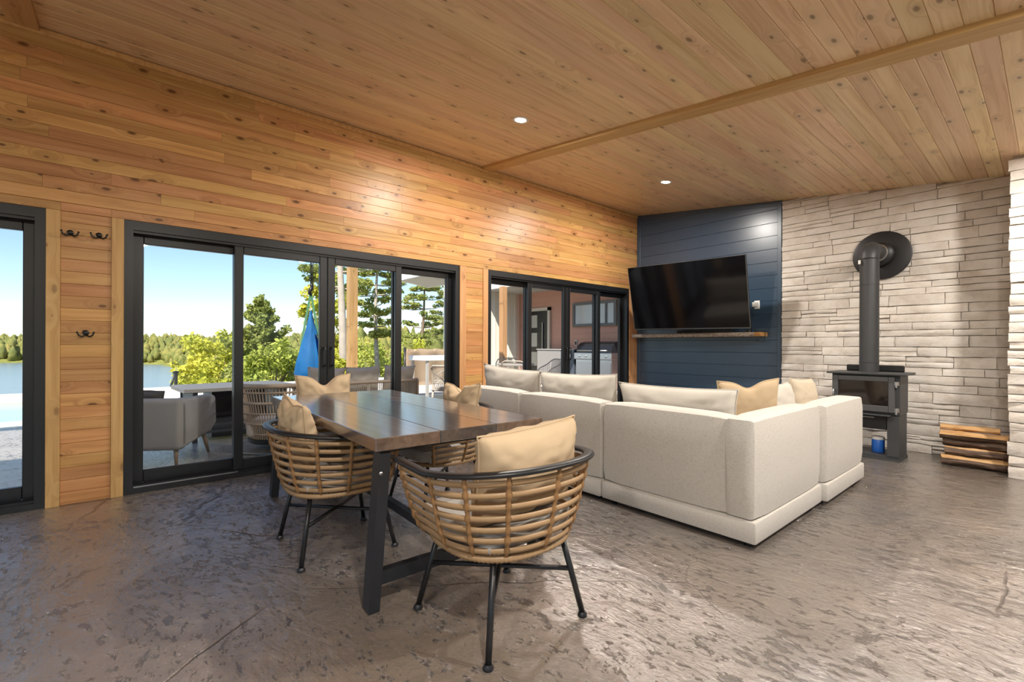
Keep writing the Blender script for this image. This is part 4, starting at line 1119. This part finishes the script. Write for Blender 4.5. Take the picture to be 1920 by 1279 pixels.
def wicker_tub():
    t = thing('wicker_chair', 'round-backed brown wicker swivel chair on a curved metal foot', 'chair', (-5.72, 1.42, -.02), math.radians(62))
    b = B(); n = 46; rows = 18
    P = lambda a, f: ((.30 + .14 * f) * math.cos(a), (.30 + .14 * f) * math.sin(a), .14 + .60 * f - (.12 * f * max(0, math.sin(a))))
    A = [PI * .93 + (PI * 1.14) * i / n for i in range(n + 1)]
    for i in range(n + 1): b.tube([P(A[i], f / 6) for f in range(7)], .0075, 4)
    b.obj('wicker_strands', WICK, t)
    t.children[-1]['kind'] = 'stuff'
    for k in range(5):
        f = .12 + .19 * k
        b = B(); b.tube([P(a, f) for a in A], .016 if k % 2 else .011, 6); b.obj('woven_band', WICK, t, True)
    b = B(); b.tube([P(a, 1) for a in A], .024, 8); b.obj('top_rail', WICK, t, True)
    for s in (0, -1):
        b = B(); b.tube([P(A[s], f / 6) for f in range(7)], .022, 8); b.obj('side_rail', M('brown_leather_trim', (.36, .20, .11), .5), t, True)
    b = B(); b.lathe([(.30, .10), (.32, .115), (.32, .15), (.30, .16)], 36); b.obj('swivel_ring', BLACK, t, 'auto')
    b = B(); soft_box(b, -.28, .28, -.26, .30, .17, .36, .05, 4); b.obj('seat_cushion', CUSHG, t, 'auto')
    b = B(); b.tube([(-.30, -.28, .13), (-.31, -.30, .05), (-.29, -.29, .014), (-.05, -.36, .012), (.2, -.34, .012), (.30, -.28, .014), (.31, -.28, .05), (.30, -.26, .13)], .014, 8); b.obj('metal_foot', M('blue_grey_steel', (.12, .15, .17), .4, .5), t, True)
    b = B(); b.tube([(-.30, .26, .13), (-.30, .27, .014), (.30, .27, .014), (.30, .26, .13)], .014, 8); b.obj('metal_foot', MATS['blue_grey_steel'], t, True)
wicker_tub()
def loveseat():
    X, Y0, Y1 = -6.2, 1.86, 3.5
    t = thing('wicker_loveseat', 'long woven loveseat with taupe rope back, facing away from the glass door', 'sofa', (X, (Y0 + Y1) / 2, -.02), PI / 2)
    # local x along the back (+Y), local y away from the house (-X)
    h = (Y1 - Y0) / 2
    for z, r in ((.66, .022), (.20, .02)):
        b = B(); b.tube([(-h, .62, z - .08), (-h, .12, z), (-h + .1, 0, z), (h - .1, 0, z), (h, .12, z), (h, .62, z - .08)], r, 8); b.obj('rail', WICK, t, True)
    b = B()
    def pt(s):
        # along the rail
        L = [(-h, .60), (-h, .1), (-h + .09, .0), (h - .09, .0), (h, .1), (h, .60)]
        ln = [math.dist(L[i], L[i + 1]) for i in range(5)]; q = s * sum(ln)
        for i in range(5):
            if q <= ln[i]: f = q / ln[i]; return (L[i][0] + (L[i + 1][0] - L[i][0]) * f, L[i][1] + (L[i + 1][1] - L[i][1]) * f)
            q -= ln[i]
        return L[-1]
    N = 104
    for i in range(N + 1):
        x, y = pt(i / N); b.tube([(x * .99, y + .015, .20), (x, y, .655 - .10 * max(0, y - .1))], .007, 4)
    o = b.obj('rope_strands', ROPE, t); o['kind'] = 'stuff'
    for x in (-h + .05, 0, h - .05):
        b = B(); b.bar((x, .02, .0), (x, .02, .66), .035, .03); b.obj('post', CUSHG if x == 0 else WICK, t)
    for x in (-h + .06, h - .06):
        b = B(); b.bar((x, .6, 0), (x, .6, .55), .035, .035); b.obj('leg', WICK, t)
    b = B(); soft_box(b, -h + .06, h - .06, .06, .66, .21, .40, .05, 4); b.obj('seat_cushion', CUSHG, t, 'auto')
    for i, y in enumerate((Y0 + .28, (Y0 + Y1) / 2, Y1 - .28)):
        pillow('outdoor_cushion', ['grey back cushion at the loveseat end near the wicker chair', 'grey back cushion in the middle of the woven loveseat', 'grey back cushion at the loveseat end near the rope chair'][i], CUSHG, .50, .46, .17, (X - .25, y, .405), PI / 2, .22, [.05, -.03, .04][i], 90 + i, 'grey loveseat cushions', 'cushion', wrinkle=.016)
loveseat()
def rope_chair():
    t = thing('rope_chair', 'x', 'chair')
    hw, zt = .29, .84
    b = B(); b.tube([(-.27, .26, .44), (-.29, .05, .62), (-.29, -.14, .70), (-.25, -.26, .80), (-.18, -.30, zt), (.18, -.30, zt), (.25, -.26, .80), (.29, -.14, .70), (.29, .05, .62), (.27, .26, .44)], .014, 8); b.obj('back_frame', ROPE, t, True)
    b = B(); b.tube([(-.26, -.22, .43), (.26, -.22, .43), (.27, .26, .44), (-.27, .26, .44)], .014, 8, closed=True); b.obj('seat_frame', ROPE, t, True)
    b = B()
    for i in range(19): f = -1 + 2 * i / 18; b.tube([(f * .25, -.215, .43), (f * .235, -.27 + .03 * f * f, .64), (f * (.2 + .02 * abs(f)), -.295 + .03 * f * f, zt - .02 * f * f)], .0045, 4)
    for s in (-1, 1):
        for i in range(9): f = i / 8; b.tube([(s * .265, -.2 + .44 * f, .435), (s * .29, -.2 + .40 * f, .73 - .24 * f)], .0045, 4)
    o = b.obj('rope_strands', ROPE, t); o['kind'] = 'stuff'
    b = B(); soft_box(b, -.24, .24, -.2, .25, .43, .49, .025, 3); b.obj('seat_pad', CUSHG, t, 'auto')
    for sx in (-1, 1):
        for sy in (-1, 1):
            b = B(); b.tube([(sx * .25, .02 + sy * .22, .43), (sx * .27, .02 + sy * .27, 0)], [.014, .011], 8); b.obj('leg', ROPE, t, True)
    return t
RC = rope_chair(); first = True
for x, y, a, lb in ((-6.55, 4.30, 20, 'taupe rope armchair behind the end of the woven loveseat'), (-7.75, 5.05, 100, 'taupe rope chair half hidden beside the white outdoor table'),
                    (-8.75, 6.6, -20, 'rope chair with its back to the white batten wall post'), (-9.25, 7.75, -130, 'rope chair at the far side of the outdoor dining table'),
                    (-8.15, 8.15, 165, 'rope chair in front of the black house door'), (-7.75, 6.75, 35, 'rope chair turned towards the grill')):
    c = RC if first else copy_tree(RC); first = False
    c.location = (x, y, -.02); c.rotation_euler = (0, 0, math.radians(a)); c['label'] = lb; c['category'] = 'chair'; c['group'] = 'rope chairs on the patio'
t = thing('outdoor_dining_table', 'grey round outdoor dining table among the rope chairs', 'table', (-8.45, 7.35, -.02))
b = B(); b.lathe([(.44, .70), (.45, .71), (.45, .735), (.44, .745)], 40); b.obj('top', M('grey_table_top', (.34, .32, .30), .5), t, 'auto')
b = B(); b.lathe([(.25, 0), (.25, .02), (.05, .05), (.045, .70)], 24); b.obj('pedestal', BLACK, t, 'auto')
t = thing('white_table', 'white outdoor side table behind the rope armchair', 'table', (-8.5, 5.25, -.02))
b = B(); b.box(-.35, .35, -.55, .55, .86, .96, .01, 1); b.obj('top', WHITE, t)
for sx in (-1, 1):
    for sy in (-1, 1):
        b = B(); b.box(sx * .3 - .025, sx * .3 + .025, sy * .48 - .025, sy * .48 + .025, 0, .86); b.obj('leg', M('grey_leg', (.4, .39, .37), .5), t)
t = thing('canvas_screen', 'tan canvas wind screen stretched between posts behind the white table', 'screen', (-9.5, 5.6, -.02))
b = B()
V = [[b.bm.verts.new((.03 * math.sin(i * .9) + .02 * math.sin(j * 1.3 + i), -.65 + 1.75 * i / 24, .25 + .85 * j / 8 - .02 * math.sin(i * .55) ** 2 * (j == 8))) for j in range(9)] for i in range(25)]
for i in range(24):
    for j in range(8): b.bm.faces.new((V[i][j], V[i + 1][j], V[i + 1][j + 1], V[i][j + 1]))
bmesh.ops.solidify(b.bm, geom=b.bm.faces[:], thickness=.01)
b.obj('canvas', M('tan_canvas', (.56, .43, .31), .9, 0, .1, .2, 200), t, True)
for y in (-.65, 1.1):
    b = B(); b.tube([(0, y, 0), (0, y, 1.12)], .025, 10); b.obj('post', BLACK, t, True)

# ------------------------------------------------------------------ outdoors: outbuilding with grill
SID = M('red_siding', (.60, .34, .26), .7, 0, .2, .15, 60, .06, 2)
BATW = M('white_batten_wall', (.74, .71, .62), .7, 0, .2)
OY = 10.5
b = B(); b.box(-12.4, -5.0, OY + .02, OY + .2, 0, 3.0); wob = struct(b.obj('wall_outbuilding', SID))
z = 0
while z < 2.9:
    b = B(); b.prism([(0, 0), (0, .172), (-.010, .172), (-.024, 0)], -12.05, -5.0, mat=basis((0, 1, 0), (0, 0, 1), (1, 0, 0), (0, OY + .02, z)))
    b.obj('siding_board', SID, wob); z += .17
b = B(); b.box(-12.1, -11.9, 7.6, OY + .1, 0, 3.1); wbt = struct(b.obj('wall_batten', BATW))
y = 7.7
while y < OY - .1:
    b = B(); b.box(-11.9, -11.88, y - .025, y + .025, 0, 3.0); b.obj('batten', BATW, wbt); y += .29
b = B(); b.box(-11.9, -11.8, OY - .1, OY + .0, 0, 2.95); b.obj('corner_board', M('pink_trim', (.55, .36, .29), .7), wbt)
t = thing('porch_post', 'square wooden post in front of the white batten wall', 'post', (-10.6, 8.72, -.02))
plank('timber', 2.92, .17, .17, W_POST, t, basis((0, 0, 1), (0, 1, 0), (-1, 0, 0), (.085, 0, 1.46)), .006)
b = B(); b.box(-.1, .1, -.1, .1, 0, .03); b.obj('base_plate', BLACK, t)
SOF = M('porch_soffit', (.42, .41, .37), .7)
b = B(); b.prism([(-5.0, 5.86), (-11.64, 5.86), (-12.5, 7.3), (-5.0, 7.3)], 2.915, 3.1); b.prism([(-13.1, 8.9), (-13.1, 10.7), (-5.0, 10.7), (-5.0, 8.9)], 2.915, 3.1); prf = struct(b.obj('porch_roof', WHITE))
for k in range(40):
    y = 5.88 + k * .12
    if 7.19 < y < 8.9 or y > 10.4: continue
    x0 = -11.6 - max(0, min(1.46, (y - 5.93) * .61)) + .03
    plank('soffit_board', -5.05 - x0, .117, .014, SOF, prf, basis((1, 0, 0), (0, -1, 0), (0, 0, -1), ((x0 - 5.05) / 2, y + .06, 2.914)), .006)
t = thing('house_door', 'black panelled house door in pale trim on the red outbuilding', 'door', (-10.92, OY - .026, 0))
b = B()
for a in ((-.56, -.46, 0, 2.38), (.46, .56, 0, 2.38), (-.56, .56, 2.28, 2.38)): b.box(a[0], a[1], -.05, .02, a[2], a[3])
b.obj('casing', M('pale_trim', (.60, .54, .46), .7), t)
b = B(); b.box(-.46, .46, -.03, .01, .02, 2.28); dl = b.obj('leaf', BLACK, t)
for z0, z1 in ((.5, .95), (1.12, 1.57), (1.74, 2.15)):
    b = B(); b.box(-.34, -.02, -.036, -.028, z0, z1); b.obj('frosted_panel', M('frosted_glass', (.45, .45, .40), .3), dl)
b = B(); b.box(.24, .26, -.07, -.03, .6, 1.9); b.obj('pull_bar', STEEL, dl)
t = thing('house_window', 'wide low black-framed window in the red siding above the grill', 'window', (-8.6, OY - .026, 2.08))
b = B()
for a in ((-.80, -.72, -.36, .36), (.72, .80, -.36, .36), (-.72, .72, .28, .36), (-.72, .72, -.36, -.28), (.42, .47, -.28, .28)): b.box(a[0], a[1], -.05, .02, a[2], a[3])
b.obj('frame', M('window_grey', (.14, .14, .14), .5), t)
b = B(); b.box(-.72, .72, -.012, .0, -.28, .28); b.obj('pane', M('blind_glass', (.55, .58, .60), .12, 0, .6), t)
t = thing('outdoor_outlet', 'small dark outlet cover on the red siding', 'outlet', (-9.30, OY - .004, 1.24))
b = B(); b.box(-.05, .05, -.02, .0, -.09, .09, .004, 1); b.obj('plate', M('pale_trim', None), t)
b = B(); b.box(-.025, .02, -.035, -.02, -.05, .05); b.obj('cover', BLACK, t)
t = thing('kitchen_cabinet', 'grey stone-topped outdoor kitchen cabinet with dark drawer unit', 'cabinet', (-9.5, OY - .04, 0))
b = B(); b.box(-.80, .18, -.62, 0, 0, 1.03); b.obj('body', M('grey_cabinet', (.33, .31, .30), .6), t)
b = B(); b.box(.19, .70, -.62, 0, 0, 1.03); dk = b.obj('drawer_unit', M('slate_drawer', (.10, .12, .15), .4, .2), t)
b = B(); b.box(.28, .62, -.65, -.62, .82, .92); b.obj('handle', STEEL, dk)
b = B(); b.box(-.82, .72, -.64, 0, 1.03, 1.06); b.obj('worktop', M('grey_top', (.4, .38, .36), .5), t)
t = thing('gas_grill', 'stainless gas grill with black lid against the red siding', 'grill', (-8.10, OY - .05, 0))
b = B(); b.box(-.62, .62, -.62, 0, 0, .80, .006, 1); b.obj('cabinet', STEEL, t)
for s in (-1, 1):
    b = B(); b.box(s * .31 - .29, s * .31 + .29, -.64, -.62, .05, .70, .004, 1); b.obj('cabinet_door', M('grill_door', (.45, .45, .46), .35, .9), t)
b = B(); b.box(-.64, .64, -.68, -.3, .78, .97, .02, 2); pn = b.obj('control_panel', STEEL, t)
for k in range(5):
    b = B(); b.lathe([(.035, 0), (.035, .02), (.026, .035)], 16, (-.46 + .23 * k, -.68, .87), (0, -1, 0)); b.obj('knob', STEEL, pn, 'auto')
b = B(); n = 14
pr = [(-.62, .97), (-.62, 1.02), (-.58, 1.14), (-.46, 1.24), (-.28, 1.28), (-.1, 1.24), (0, 1.12), (0, .97)]
b.prism(pr, -.60, .60, mat=basis((0, 1, 0), (0, 0, 1), (1, 0, 0), (0, 0, 0))); b.obj('lid', M('grill_black', (.015, .017, .022), .25), t)
b = B(); b.tube([(-.5, -.64, 1.03), (-.5, -.70, 1.03), (.5, -.70, 1.03), (.5, -.64, 1.03)], .018, 8); b.obj('lid_handle', STEEL, t, True)
t = thing('path_light', 'short black bollard light at the terrace edge beyond the grey armchair', 'light', (-15.6, 1.25, -.03))
b = B(); b.lathe([(.06, 0), (.06, .02), (.04, .03), (.04, .38), (.07, .39), (.07, .44), (.02, .46)], 16); b.obj('body', BLACK, t, 'auto')
t = thing('leaning_stake', 'thin dark stake leaning in the shrubs at the terrace edge', 'stake', (-17.5, 1.15, ground(-17.5, 1.15)))
b = B(); b.tube([(0, 0, -.1), (.1, .22, .9)], .03, 8); b.obj('stick', BLACK, t, True)
